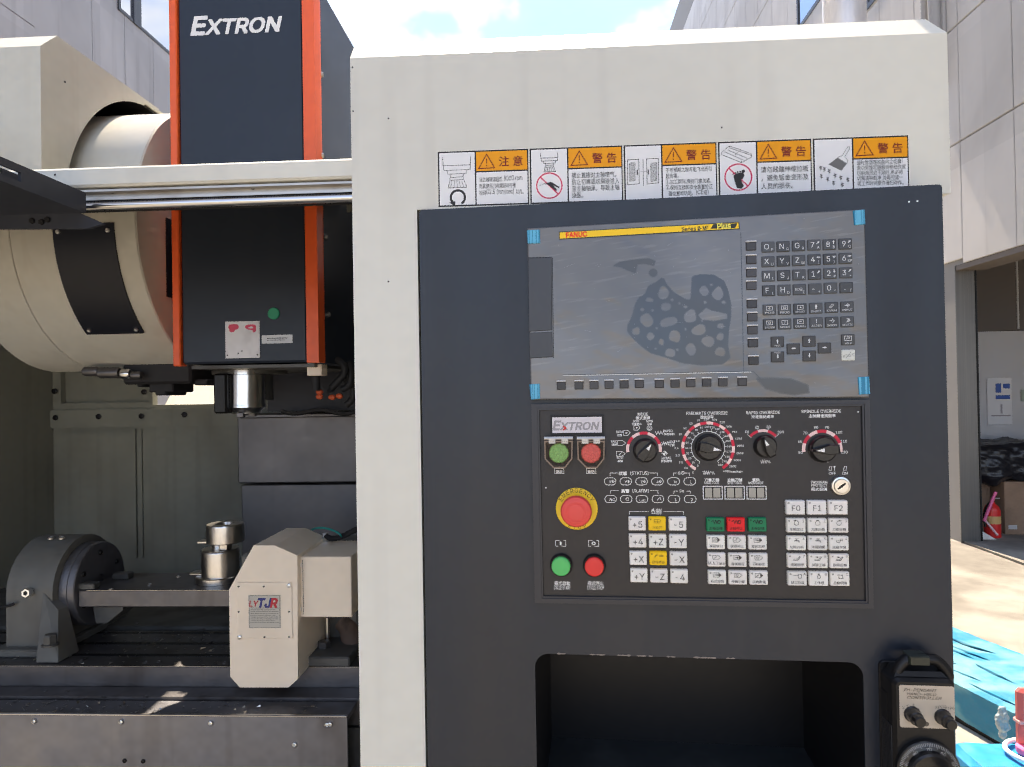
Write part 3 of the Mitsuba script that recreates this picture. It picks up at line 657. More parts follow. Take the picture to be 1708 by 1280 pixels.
TCAST = mat('mat_cast_grey', dirty((0.13, 0.13, 0.12), (0.07, 0.065, 0.06), 10, 0.5, 0.2, 0.05), 0.45, spec=0.4)
obj('body', join([bm, box(XF - 0.16, XF - 0.02, TY - 0.135, TY + 0.135, zT, zT + 0.016, 0.003)]), TCAST, ts, smooth=30)
yr = TY - 0.165
ra, rb_, rc_, rd_ = WY(72, 990, TY - 0.112), WY(60, 1088, yr), WY(97, 1088, yr), WY(97, 1018, TY - 0.118)
obj('rib', hull([ra, ra + [0.004, 0, -0.002], [rb_[0], yr, zT + 0.002], [rc_[0], yr, zT + 0.002], rd_, [rd_[0], rd_[1] - 0.004, rd_[2] - 0.02], [rb_[0], TY - 0.10, zT + 0.002], [rc_[0], TY - 0.10, zT + 0.002], ra + [0, 0.03, 0], rd_ + [0, 0.03, 0]]), TCAST, ts)
q = WY(84, 1074, TY - 0.17); obj('clamp_bolt', [bolt(q, (0, 0, 1), 0.013, 0.02, hexa=True), lathe([(0, 0), (0.016, 0), (0.016, 0.004), (0, 0.004)], q - [0, 0, 0.004], n=18)], IRON, ts)
q = WY(49, 988, TY - 0.115); obj('air_fitting', [lathe([(0.005, 0), (0.010, 0), (0.010, 0.012), (0.009, 0.014), (0.005, 0.014), (0.005, 0)], q, (0.1, -1, 0.1), 6)], CHROME, ts)
for px in (85, 103):
    q = WY(px, 910, TY - 0.03); obj('top_screw', bolt((q[0], TY - 0.03, TZ + 0.108), (0, 0, 1), 0.007), STEEL, ts)
obj('cable', tube([WY(-20, 1014, 1.5), WY(8, 1012, 1.48), WY(24, 1007, 1.48)], 0.003), RUBBER, ts)
YP0 = 1.52
bp = obj('bridge_plate', box(XF + 0.0005, WY(480, 1000, YP0)[0], YP0, 1.67, WY(260, 1013, YP0)[2], WY(260, 985, YP0)[2], 0.002), STEELD)
tag(bp, 'long dark steel bridge plate spanning from the faceplate to the rotary table', 'plate')
zP = WY(260, 985, YP0)[2]
obj('clamp', join([box(*(WY(156, 1020, 1.55)[0], WY(205, 1020, 1.55)[0]), 1.55, 1.63, WY(180, 1018, 1.55)[2], WY(180, 1013, 1.55)[2]), hull([(WY(156, 1020, 1.55)[0], y, WY(170, 1018, 1.55)[2]) for y in (1.55, 1.63)] + [(WY(205, 1020, 1.55)[0], y, WY(170, 1018, 1.55)[2]) for y in (1.55, 1.63)] + [(WY(160, 1040, 1.55)[0], y, WY(160, 1040, 1.55)[2]) for y in (1.55, 1.63)] + [(WY(178, 1040, 1.55)[0], y, WY(160, 1040, 1.55)[2]) for y in (1.55, 1.63)])]), IRON, bp)
for px, py in ((148, 982), (205, 965)):
    q = WZ(px, py, zP); obj('stop_block', box(q[0] - 0.02, q[0] + 0.02, q[1] - 0.012, q[1] + 0.012, zP, zP + 0.014, 0.002), IRON, bp)
for px, py in ((250, 976), (297, 963), (185, 984)):
    q = WZ(px, py, zP); obj('dowel', bolt(q, (0, 0, 1), 0.005, 0.003), STEEL, bp)

obj('edge_highlight', box(XF + 0.02, WY(480, 1000, YP0)[0] - 0.01, YP0 - 0.0006, YP0 + 0.0016, zP - 0.001, zP + 0.0006, 0.0005), STEEL, bp)  # bright strip standing in for the highlight along the plate edge
rg = np.random.default_rng(31); fl = []
for k in range(420):
    if k % 3: c_ = np.array([rg.uniform(-1.25, -0.5), rg.uniform(YF + 0.01, yTb - 0.01), zT + 0.002])
    else: c_ = np.array([rg.uniform(-1.25, -0.45), rg.uniform(YT + 0.01, yl - 0.005), zL + 0.001])
    a_ = rg.normal(size=(3, 3)) * [0.0035, 0.0035, 0.0012]; fl.append(trimesh.Trimesh(c_ + a_, [[0, 1, 2]], process=False))
ch = obj('metal_chips', join(fl), STEEL, kind='stuff'); labels[ch].update(label='fine metal chips scattered over the dark bed and ledge', category='metal chips')
fx = thing('work_fixture', 'round steel clamping fixture with a worn barrel on the bridge plate', 'fixture')
FXc = np.array([WY(368, 940, 1.60)[0], 1.60])
obj('base', lathe([(0, 0), (0.050, 0), (0.050, 0.012), (0.048, 0.014), (0, 0.014)], (FXc[0] - 0.004, 1.60, zP + 0.0005), n=48), STEEL, fx, smooth=40)
hB = WY(368, 921, 1.56)[2] - zP
obj('barrel', lathe([(0, 0.014), (0.041, 0.014), (0.0415, 0.016), (0.0415, hB - 0.006), (0.0395, hB - 0.003), (0.0405, hB), (0.0, hB)], (FXc[0], 1.60, zP), n=56), STEEL, fx, smooth=35)
zt1, zt0 = WY(377, 876, 1.58)[2], WY(377, 907, 1.58)[2]
cxT = WY(376, 890, 1.60)[0]
obj('post', join([box(cxT - 0.004, cxT + 0.016, 1.575, 1.60, zP + hB, zt0 + 0.004, 0.002), lathe([(0, 0), (0.014, 0), (0.014, zt0 - zP - hB + 0.004), (0, zt0 - zP - hB + 0.004)], (cxT - 0.022, 1.61, zP + hB), n=20)]), STEEL, fx, smooth=40)
obj('cap', lathe([(0, 0), (0.040, 0), (0.042, 0.002), (0.042, zt1 - zt0 - 0.004), (0.040, zt1 - zt0), (0.020, zt1 - zt0), (0.018, zt1 - zt0 - 0.006), (0, zt1 - zt0 - 0.006)], (cxT, 1.60, zt0), n=56), STEEL, fx, smooth=35)
obj('tab', box(cxT - 0.060, cxT - 0.03, 1.585, 1.615, zt0 - 0.001, zt0 + 0.004, 0.001), STEEL, fx)
q = WZ(329, 968, zP); obj('side_clamp', box(q[0] - 0.012, q[0] + 0.03, q[1] - 0.015, q[1] + 0.015, zP + 0.014, zP + 0.02, 0.002), STEEL, fx)

YC = 1.36
rt = thing('rotary_table', 'beige painted rotary table drive with a faceted cover and printed plate', 'rotary table')
RF = Frame((0, YC, 1.45), (1, 0, 0)); Rv = RF.uv
outl = Polygon([Rv(a, b) for a, b in ((423, 910), (458, 910), (496, 927), (497, 1133), (481, 1147), (400, 1147), (384, 1129), (382, 984))])
cv = obj('cover', prism(outl, -0.175, 0.0), BEIGE, rt, frame=RF)
pk = 0.00115
lid = obj('cover_lid', cap(rectpx(Rv, 396, 971, 488, 1065), 0.0, 0.0025, 0.0008), BEIGE, rt, frame=RF)
for px, py in ((399, 978), (441, 978), (399, 1020), (483, 1020), (442, 1062), (483, 1062)):
    q = Rv(px, py); obj('screw', disc_local(*q, 0.0017, 0.0025, 0.004, 10), IRON, lid, frame=RF)
for px, py in ((483, 976), (401, 1062)):
    q = Rv(px, py); obj('screw', lathe([(0, 0.0025), (0.0045, 0.0025), (0.004, 0.006), (0.002, 0.007), (0, 0.007)], (*q, 0), n=16), CHROME, lid, frame=RF, smooth=40)
npl = rectpx(Rv, 416, 992, 469, 1047)
prs = [(prism(npl, 0.0025, 0.0036), (0.47, 0.44, 0.38))]
bx0, by0, bx1, by1 = npl.bounds; W_, H_ = bx1 - bx0, by1 - by0
prs.append((flat(text('LY', bx0 + 0.16 * W_, by1 - 0.26 * H_, 0.17 * H_, slant=0.2, bold=2), 0.0039), lin(180, 50, 60)))
prs.append((flat(text('TJ', bx0 + 0.50 * W_, by1 - 0.24 * H_, 0.26 * H_, slant=0.2, bold=4), 0.0039), lin(55, 58, 115)))
prs.append((flat(text('R', bx0 + 0.80 * W_, by1 - 0.24 * H_, 0.26 * H_, slant=0.2, bold=4), 0.0039), lin(180, 50, 60)))
rows = [sbox(bx0 + 0.06 * W_, by0 + (0.16 + 0.055 * k) * H_, bx1 - (0.06 + 0.1 * (k % 3 == 1)) * W_, by0 + (0.18 + 0.055 * k) * H_) for k in range(9)]
prs.append((flat(union_all(rows + [line([(bx0 + 0.02 * W_, by0 + 0.02 * H_), (bx1 - 0.02 * W_, by0 + 0.02 * H_), (bx1 - 0.02 * W_, by1 - 0.02 * H_), (bx0 + 0.02 * W_, by1 - 0.02 * H_)], 0.001, True)]), 0.0039), (0.27, 0.25, 0.22)))
m, c = tinted(prs); obj('name_plate', m, PRINTC, rt, color=c, frame=RF, label='small printed name plate with red and blue letters')
mb0, mb1 = WY(498, 929, YC + 0.02), WY(587, 1030, YC + 0.02)
mbx = obj('motor_box', box(mb0[0], mb1[0], YC + 0.02, YC + 0.17, mb1[2], mb0[2], 0.0015), BEIGE, rt)
obj('fold', box(mb0[0] + 0.008, mb0[0] + 0.0088, YC + 0.0190, YC + 0.0196, mb1[2] + 0.006, mb0[2] - 0.006), IRON, mbx)
for px, py in ((500.5, 943), (500.5, 1016)):
    q = WY(px, py, YC + 0.02); obj('screw', bolt((q[0], YC + 0.02, q[2]), (0, -1, 0), 0.0045, 0.004), CHROME, mbx, smooth=40)
for px, py in ((505.5, 923), (528, 909)):
    q = WZ(px, py, mb0[2]); obj('screw', bolt((q[0], q[1], mb0[2]), (0, 0, 1), 0.0035, 0.004), CHROME, mbx, smooth=40)
obj('gear_case', box(WY(400, 1000, YC + 0.17)[0], mb1[0] - 0.03, YC + 0.177, YC + 0.38, zT, mb0[2] - 0.03, 0.006), TCAST, rt)
obj('base_plate', box(WY(470, 1100, 1.45)[0], WY(590, 1100, 1.45)[0], 1.42, 1.72, zT, zT + 0.02, 0.003), IRON, rt)
q = WZ(543, 903, mb0[2]); gl = obj('cable_gland', [lathe([(0, 0), (0.011, 0), (0.011, 0.008), (0.007, 0.010), (0.007, 0.018), (0, 0.018)], (q[0], q[1], mb0[2]), n=6)], CHROME, rt)
obj('cable', tube([(q[0], q[1], mb0[2] + 0.012), WY(562, 898, 1.5), WY(585, 888, 1.48), WY(610, 878, 1.46)], 0.006), RUBBER, rt, smooth=True)
obj('air_line', tube([WY(520, 884, 1.56), WY(540, 881, 1.52), WY(560, 887, 1.49), WY(569, 895, 1.47)], 0.0022), mat('mat_air_line', (0.03, 0.30, 0.26), 0.3), rt, smooth=True)
obj('drain_rod', rod(WY(546, 1030, 1.50), WY(546, 1086, 1.50), 0.005), STEEL, rt, smooth=True)
q = WY(541, 1090, 1.48); obj('foot_bolt', bolt((q[0], 1.48, zT + 0.02), (0, 0, 1), 0.014, 0.012, hexa=True), STEELD, rt)
obj('chip_hose', tube([WY(572, 1035, 1.55), WY(585, 1060, 1.53), WY(588, 1090, 1.5), WY(600, 1120, 1.48)], 0.022, 12), mat('mat_rusty', dirty((0.16, 0.11, 0.085), (0.05, 0.04, 0.035), 40, 0.8), 0.6), rt, smooth=True)

# ------------------------------------------------------------------ operator console
oc = thing('operator_console', 'dark navy swing-out operator console with a dark open shelf below', 'console')
u0 = 0.0; u1 = P(1583, 800)[0]
v1 = 0.5 * (P(706, 350)[1] + P(1570, 308)[1]); v0 = -0.95
open_ = rectpx(P, 895, 1098, 1443, 1420)
ob = open_.bounds; po = rrect((ob[0] + ob[2]) / 2, (ob[1] + ob[3]) / 2, ob[2] - ob[0], ob[3] - ob[1], 0.017, 8)
face = rrect((u0 + u1) / 2, (v0 + v1) / 2, u1 - u0, v1 - v0, 0.004, 3).difference(po)
obj('front_panel', join([prism(face, -0.003, 0.0)]), NAVY, oc, frame=CON, label='dark navy front panel of the console')
obj('side_return', [trimesh.creation.box(bounds=[[u0, v0, -0.06], [u0 + 0.003, v1, -0.0032]]), trimesh.creation.box(bounds=[[u1 - 0.003, v0, -0.06], [u1, v1, -0.0032]]), trimesh.creation.box(bounds=[[u0 + 0.003, v1 - 0.003, -0.06], [u1 - 0.003, v1, -0.0032]])], NAVY, oc, frame=CON)
bx0, by0, bx1, by1 = po.bounds; D = 0.26; t = 0.003
shell = [(bx0 - t, bx1 + t, by0 - t, by0, -D, -0.0032), (bx0 - t, bx1 + t, by1, by1 + t, -D, -0.0032), (bx0 - t, bx0, by0, by1, -D, -0.0032), (bx1, bx1 + t, by0, by1, -D, -0.0032), (bx0 - t, bx1 + t, by0 - t, by1 + t, -D - t, -D)]
obj('shelf', [trimesh.creation.box(bounds=[[a, c, e], [b, d, f]]) for a, b, c, d, e, f in shell], BLACK, oc, frame=CON, label='dark open shelf recess in the console')
obj('shelf_floor', [trimesh.creation.box(bounds=[[bx0, by0 + 0.0005, -D], [bx1, by0 + 0.003, -0.006]])], mat('mat_shelf_floor', dirty((0.030, 0.036, 0.040), (0.07, 0.076, 0.08), 14, 0.6), 0.45), oc, frame=CON)
rng = np.random.default_rng(5); chips = []
xs = np.sort(rng.uniform(bx0 + 0.02, bx0 + 0.24, 26))
for x in xs: chips.append(flat(blob(x, by1 + 0.0008, rng.uniform(0.0015, 0.005), rng.uniform(0.0005, 0.0012), int(rng.integers(1e6)), 9), 0.0004))
obj('chipped_paint', join(chips), mat('mat_chip', (0.22, 0.19, 0.17), 0.7), oc, frame=CON)
for px, py in ((1516, 337), (1530, 336)):
    q = P(px, py); obj('speck', disc_local(*q, 0.0011, 0, 0.0005, 8), STEEL, oc, frame=CON)

# ------------------------------------------------------------------ display unit with its keyboard
du = thing('display_unit', 'grey display and keyboard unit under scratched protective film', 'display unit')
C6 = lambda x, y, d=0.0: P(870 + x / 2.945, 340 + y / 2.945, d)
C7 = lambda x, y, d=0.0: P(1220 + x / 4.9217, 380 + y / 4.9217, d)
quad = Polygon([P(880.5, 384), P(1437, 352.5), P(1445, 663), P(887, 666.5)])
T0 = 0.010
scr = Polygon([C6(170, 190), C6(1066, 150), C6(1080, 822), C6(190, 840)])
obj('bezel', cap(quad, 0.0005, T0, 0.0012, 0.85), FILM, du, frame=CON)
obj('screen', prism(scr, T0, T0 + 0.0006), FILM, du, frame=CON, label='blank grey screen behind the film')
w = 0.0009
obj('bezel_groove', flat(union_all([line([C6(1068, 150), C6(1082, 824), C6(1130, 826), C6(1170, 868)], w), line([C6(205, 843), C6(1082, 826)], w * 0.8)]), T0 + 0.0008), STUCK, du, frame=CON)
obj('screen_edge', flat(line([C6(205, 846), C6(1120, 828)], 0.0007), T0 + 0.0009), WPRINT, du, frame=CON)
sl = obj('card_slot_cover', join([cap(Polygon([C6(36, 275), C6(150, 273), C6(153, 625), C6(40, 632)]), T0, T0 + 0.0016, 0.0006), cap(Polygon([C6(40, 638), C6(153, 632), C6(156, 755), C6(44, 762)]), T0, T0 + 0.0016, 0.0006)]), mat('mat_slot', (0.048, 0.050, 0.057), 0.35), du, frame=CON)
obj('slot_edge', flat(union_all([line([C6(154, 273), C6(159, 760)], 0.0008), line([C6(36, 272), C6(152, 270)], 0.0006)]), T0 + 0.0004), BLACK, du, frame=CON)
# brand strip
E6 = lambda x, y: P(1130 + x / 14.233, 370 + y / 14.233)
strip = Polygon([C6(190, 151), C6(1056, 104), C6(1059, 131), C6(190, 181)])
prs = [(flat(strip.buffer(0.0010, join_style='mitre'), T0 + 0.0009), (0.05, 0.05, 0.03)), (flat(strip, T0 + 0.0011), lin(250, 205, 30))]
a, b = P(944, 396), P(979, 394); ang = math.degrees(math.atan2(*(b - a)[::-1]))
prs.append((flat(text('FANUC', *P(961.8, 394.8), 0.0060, width=b[0] - a[0], bold=4, rot=ang), T0 + 0.0013), lin(230, 60, 25)))
prs.append((flat(text('Series 0', *P(1150.5, 385.6), 0.0046, width=0.0225, bold=2, rot=ang), T0 + 0.0013), (0.03, 0.03, 0.02)))
prs.append((flat(text('i', *P(1163.6, 384.8), 0.0046, bold=2, slant=0.2, rot=ang), T0 + 0.0013), (0.03, 0.03, 0.02)))
prs.append((flat(text('-MF', *P(1172.3, 384.2), 0.0046, width=0.0105, bold=2, rot=ang), T0 + 0.0013), (0.03, 0.03, 0.02)))
prs.append((flat(Polygon([E6(815, 110), E6(1380, 88), E6(1330, 200), E6(755, 220)]), T0 + 0.0013), (0.03, 0.032, 0.02)))
prs.append((flat(text('Plus', *P(1204.5, 380.8), 0.0066, width=0.0165, bold=3, rot=ang), T0 + 0.0015), lin(240, 225, 90)))
m, c = tinted(prs); obj('brand_strip', m, PRINTC, du, color=c, frame=CON, label='yellow brand strip along the top of the display')
# where the film clings to the glass
main = Polygon([C6(a, b) for a, b in ((690, 365), (708, 400), (740, 440), (790, 470), (825, 485), (832, 365), (870, 355), (935, 357), (985, 385), (1005, 430), (1020, 500), (1020, 560), (1010, 620), (1005, 700), (1018, 760), (980, 790), (880, 795), (790, 785), (700, 755), (630, 735), (590, 705), (545, 665), (518, 630), (520, 600), (540, 560), (555, 500), (575, 465), (600, 455), (620, 410), (660, 390))]).buffer(0.003, quad_segs=3).buffer(-0.006, quad_segs=3).buffer(0.003, quad_segs=3)
hol = []
rg = np.random.default_rng(11)
for x, y, a, b, r in ((693, 445, 27, 31, 0), (705, 512, 26, 19, 0), (890, 435, 24, 24, 0), (957, 448, 27, 33, -20), (612, 577, 30, 35, 0), (718, 585, 42, 24, 18), (823, 558, 32, 31, 0), (560, 630, 20, 20, 0), (630, 655, 20, 19, 0), (748, 655, 28, 31, 0), (865, 625, 36, 26, 12), (970, 605, 17, 14, 0), (683, 683, 15, 16, 0), (910, 680, 30, 28, 0), (968, 657, 19, 18, 0), (726, 735, 26, 22, 0), (826, 718, 26, 29, 0), (968, 730, 24, 24, 0), (985, 490, 11, 9, 0), (800, 512, 11, 8, 0), (625, 478, 19, 11, -10), (735, 478, 7, 8, 0), (770, 495, 6, 7, 0), (590, 525, 10, 8, 0), (760, 720, 8, 7, 0), (800, 620, 6, 9, 0), (660, 615, 7, 6, 0), (880, 580, 6, 6, 0), (640, 530, 8, 6, 0), (895, 490, 8, 9, 0), (655, 715, 7, 5, 0), (925, 405, 8, 6, 0)):
    c = C6(x, y); s = 0.000733 / 2.945
    hol.append(affinity.rotate(blob(c[0], c[1], a * s * 1.02, b * s * 1.02, int(x + y), 20), r))
hol.append(Polygon([C6(a, b) for a, b in ((865, 552), (900, 520), (925, 532), (998, 548), (1000, 566), (940, 578), (880, 572))]).buffer(0.001))
hook = Polygon([C6(a, b) for a, b in ((455, 312), (480, 298), (540, 287), (620, 280), (650, 291), (645, 310), (600, 300), (565, 303), (555, 345), (528, 335), (490, 318))]).buffer(0.0008)
bl = Point(C6(643, 347)).buffer(0.0050)
lowr = Polygon([C6(a, b) for a, b in ((1150, 862), (1215, 860), (1310, 865), (1390, 895), (1395, 925), (1330, 935), (1260, 925), (1190, 905))]).buffer(0.001)
bz = union_all([main.difference(union_all(hol)), hook, bl])
obj('film_border', join([flat(bz.buffer(0.0006, quad_segs=2), T0 + 0.0009), flat(lowr.buffer(0.0008), T0 + 0.0003)]), STUCK2, du, frame=CON)
obj('film_blotch', join([flat(bz.buffer(-0.0003, quad_segs=2), T0 + 0.0011), flat(lowr.buffer(-0.0006), T0 + 0.0005)]), STUCK, du, frame=CON, label='dark patch with pale islands where the film sticks to the screen')
rg = np.random.default_rng(21); scr_l = []
for _ in range(22):
    x, y = rg.uniform(200, 1000), rg.uniform(210, 800); a = rg.normal(-0.35, 0.5); L = rg.uniform(6, 40)
    scr_l.append(line([C6(x, y), C6(x + L * math.cos(a), y + L * math.sin(a))], 0.00022))
for _ in range(26):
    scr_l.append(Point(C6(rg.uniform(60, 1640), rg.uniform(60, 930))).buffer(rg.uniform(0.0003, 0.0006), quad_segs=2))
obj('scratches', flat(union_all(scr_l), T0 + 0.0012), mat('mat_scratch', (0.26, 0.26, 0.27), 0.5), du, frame=CON, kind='stuff')
for pts in (((30, 140), (92, 137), (95, 203), (34, 205)), ((1612, 45), (1668, 40), (1672, 112), (1618, 116)), ((42, 888), (92, 885), (94, 958), (50, 962)), ((1636, 853), (1690, 850), (1695, 935), (1642, 938))):
    obj('blue_film_corner', cap(Polygon([C6(*p) for p in pts]), T0, T0 + 0.0015, 0.0005), BLUEFILM, du, frame=CON)
# soft keys: dark flat keys, each with a pale strip painted as its top highlight
HI, DK = (0.62, 0.62, 0.63), (0.036, 0.034, 0.036)
def softkey(c, w, h, dark, name='soft_key'):
    prs = [(cap(rrect(c[0], c[1], w, h, 0.0006, 2), T0, T0 + 0.0022, 0.0007), dark), (cap(rrect(c[0], c[1] + h / 2 + 0.0009, w * 1.08, 0.0018, 0.0004, 2), T0, T0 + 0.0030, 0.0004), HI)]
    m, col = tinted(prs); return obj(name, m, KEYGREY, du, color=col, frame=CON)
rg = np.random.default_rng(3)
for x, y in zip((197, 283, 356, 429, 502, 576, 673, 749, 825, 902, 981, 1075), (895, 893, 892, 890, 888, 886, 886, 884, 882, 879, 878, 876)):
    softkey(C6(x, y), 0.0108, 0.0098, np.array(DK) * rg.uniform(0.9, 1.6))
for x, y in ((145, 168), (147, 278), (148, 385), (148, 488), (152, 636), (155, 743), (157, 848), (160, 953), (165, 1095)):
    softkey(C7(x, y), 0.0118, 0.0098, np.array(DK) * rg.uniform(0.8, 1.7))
# keyboard keys with their printed letters
KT = T0 + 0.0016; KD = T0 + 0.0018
KW, KH = 0.0150, 0.0128
rowsy = [((283, 174), (405, 170), (530, 164), (655, 158), (780, 154), (908, 149)), ((283, 293), (407, 288), (531, 283), (657, 277), (783, 272), (910, 266)), ((286, 410), (410, 405), (534, 400), (660, 395), (786, 389), (913, 383)),
         ((288, 528), (413, 523), (537, 519), (663, 514), (789, 507), (917, 503)), ((293, 683), (416, 680), (542, 675), (670, 670), (797, 664), (923, 659)), ((295, 802), (418, 798), (543, 793), (673, 788), (799, 784), (925, 780))]
kt = [['O P', 'N Q', 'G R', '7 A', '8 B', '9 C'], ['X U', 'Y V', 'Z W', '4 [', '5 ]', '6 SP'], ['M I', 'S J', 'T K', '1 ,', '2 #', '3 ='], ['F L', 'H D', 'EOB E', '- +', '0 *', '. /'],
      ['POS', 'PROG', 'OFSET', 'SHIFT', 'CAN', 'INPUT'], ['SYSTEM', 'MESAGE', 'GRAPH', 'ALTER', 'INSERT', 'DELETE']]
LET = (0.62, 0.62, 0.63)
arrows = {'7': (0.7, 0.7), '8': (0, 1), '9': (0.7, 0.7), '4': (-1, 0), '6': (1, 0), '1': (0.7, 0.7), '2': (0, -1), '3': (0.7, 0.7)}
def arrow(cx, cy, dx, dy, L):
    d = np.array([dx, dy], float); d /= np.linalg.norm(d); n = np.array([-d[1], d[0]]); c = np.array([cx, cy])
    return union_all([line([c - d * L / 2, c + d * L * 0.15], L * 0.22), Polygon([c + d * L / 2, c + n * L * 0.27, c - n * L * 0.27])])
def icon(k, c, s):
    """The small framed pictogram printed on a function key."""
    b = line([c + [-s, -0.7 * s], c + [s, -0.7 * s], c + [s, 0.7 * s], c + [-s, 0.7 * s]], s * 0.16, True)
    if k == 'POS': return b.union(line([c + [-0.4 * s, 0], c + [0.4 * s, 0]], s * 0.16)).union(line([c + [0, -0.4 * s], c + [0, 0.4 * s]], s * 0.16))
    if k == 'PROG': return b.union(line([c + [-0.4 * s, -0.3 * s], c + [0.2 * s, -0.3 * s], c + [0.5 * s, 0], c + [0.2 * s, 0.3 * s], c + [-0.4 * s, 0.3 * s]], s * 0.14, True))
    if k == 'OFSET': return b.union(Polygon([c + [-0.2 * s, -0.3 * s], c + [0.5 * s, -0.3 * s], c + [0.2 * s, 0.3 * s]]))
    if k == 'SHIFT': return arrow(*c, 0, 1, 1.7 * s)
    if k == 'CAN': return line([c + [-0.8 * s, -0.6 * s], c + [0.2 * s, 0.7 * s], c + [0.7 * s, 0.3 * s], c + [-0.3 * s, -0.7 * s]], s * 0.16, True)
    if k == 'INPUT': return arrow(*(c - [0.2 * s, 0]), 1, 0, 1.4 * s).union(line([c + [0, 0.7 * s], c + [0.8 * s, 0], c + [0, -0.7 * s]], s * 0.16))
    if k == 'SYSTEM': return b.union(Point(c).buffer(0.45 * s).difference(Point(c).buffer(0.28 * s)))
    if k == 'MESAGE': return b.union(text('?', *c, s * 0.9))
    if k in ('GRAPH', 'HELP'): return b.union(line([c + [-0.6 * s, -0.3 * s], c + [-0.1 * s, 0.3 * s], c + [0.2 * s, -0.1 * s], c + [0.6 * s, 0.4 * s]], s * 0.14))
    if k == 'ALTER': return arrow(c[0], c[1] + 0.4 * s, 0, 1, 0.8 * s).union(arrow(c[0], c[1] - 0.4 * s, 0, -1, 0.8 * s))
    if k == 'INSERT': return arrow(*(c - [0.3 * s, 0]), 1, 0, s).union(line([c + [0.1 * s, 0.7 * s], c + [0.8 * s, 0], c + [0.1 * s, -0.7 * s]], s * 0.2))
    return line([c + [-0.3 * s, 0.7 * s], c + [0.4 * s, 0], c + [-0.3 * s, -0.7 * s]], s * 0.22).union(line([c + [0.2 * s, 0.7 * s], c + [0.9 * s, 0], c + [0.2 * s, -0.7 * s]], s * 0.2))
def mdi(c, legend, dark, lab=None, w=KW, h=KH):
    prs = [(cap(rrect(c[0], c[1], w, h, 0.0008, 2), T0, KT, 0.0008), dark)]
    if legend is not None and not legend.is_empty: prs.append((flat(legend, KD), LET if dark[0] < 0.4 else (0.20, 0.20, 0.18)))
    m, col = tinted(prs); return obj('key', m, KEYGREY, du, color=col, frame=CON, label=lab)
for r in range(6):
    for k in range(6):
        c = C7(*rowsy[r][k]); dark = np.array((0.052, 0.054, 0.058)) * rg.uniform(0.7, 1.4)
        if r < 4:
            a, b = kt[r][k].split(' ')
            g = text(a, c[0] - (0.0018 if len(a) == 1 else 0.001), c[1] + 0.0002, 0.0062 if len(a) == 1 else 0.0032, bold=0)
            g = g.union(text(b, c[0] + 0.0046, c[1] - 0.0031, 0.0031))
            if a in arrows: g = g.union(arrow(c[0] + 0.0044, c[1] + 0.0026, *arrows[a], 0.0046))
            if a == '5': g = g.union(line([c + [0.003, 0.0036], c + [0.0038, 0.0014], c + [0.0045, 0.0036], c + [0.0052, 0.0014], c + [0.006, 0.0036]], 0.0006))
        else:
            g = icon(kt[r][k], c + [0, 0.0018], 0.0033).union(text(kt[r][k].replace('OFSET', 'OFS/SET').replace('MESAGE', 'MESSAGE'), c[0], c[1] - 0.0036, 0.0022, width=0.0115))
        mdi(c, g, dark)
for (x, y), dv, tx in (((358, 943), (0, 1), 'PAGE'), ((360, 1065), (0, -1), 'PAGE'), ((488, 1000), (-1, 0), None), ((615, 938), (0, 1), None), ((740, 993), (1, 0), None), ((617, 1057), (0, -1), None)):
    c = C7(x, y); g = arrow(c[0], c[1] + 0.0006, *dv, 0.0052)
    if tx: g = g.union(text(tx, c[0], c[1] + (-0.0046 if dv[1] > 0 else 0.0050), 0.0020))
    mdi(c, g, np.array((0.046, 0.044, 0.044)))
c = C7(930, 925); mdi(c, icon('HELP', c + [0, 0.0015], 0.0038).union(text('HELP', c[0], c[1] - 0.0042, 0.0022)), np.array((0.055, 0.055, 0.055)))
c = C7(932, 1050); g = union_all([text('RESET', c[0], c[1] - 0.0008, 0.0030, rot=8), line([c + [-0.003, -0.004], c + [0.003, 0.004]], 0.0005)])
mdi(c, g, np.array((0.60, 0.61, 0.56)), lab='white reset key')

# ------------------------------------------------------------------ button panel
bpn = thing('button_panel', 'dark button panel with dials, keypads and a red mushroom stop button', 'control panel')
outer = Polygon([P(887, 674.5), P(1446.5, 667), P(1453, 1012), P(893, 1003)])
inner = Polygon([P(900, 684), P(1434, 677), P(1440.5, 1000), P(907, 992)])
FT = 0.008
obj('frame', join([prism(outer.difference(inner), 0.0005, FT), prism(outer.buffer(-0.004).difference(inner.buffer(0.0022, join_style='mitre')), FT, FT + 0.0016)]), FRAME, bpn, frame=CON)
Q0 = 0.0045
obj('face_plate', prism(inner.buffer(-0.0002), 0.0005, Q0), DARKPLATE, bpn, frame=CON)
L1 = Q0 + 0.0004
A1 = lambda x, y: P(890 + x / 5.817, 670 + y / 5.817)
A2 = lambda x, y: P(1130 + x / 5.3375, 670 + y / 5.3375)
A3 = lambda x, y: P(1150 + x / 5.567, 780 + y / 5.567)
A4 = lambda x, y: P(890 + x / 5.819, 790 + y / 5.819)
M = 0.000735                                   # metres per photo pixel here
white, extra = [], []
def tw(s, c, px, width=None, bold=1, **k): white.append(text(s, c[0], c[1], px * M, width=width * M if width else None, bold=bold, **k))
def wl(pts, w=0.9, close=False): white.append(line(pts, w * M, close))
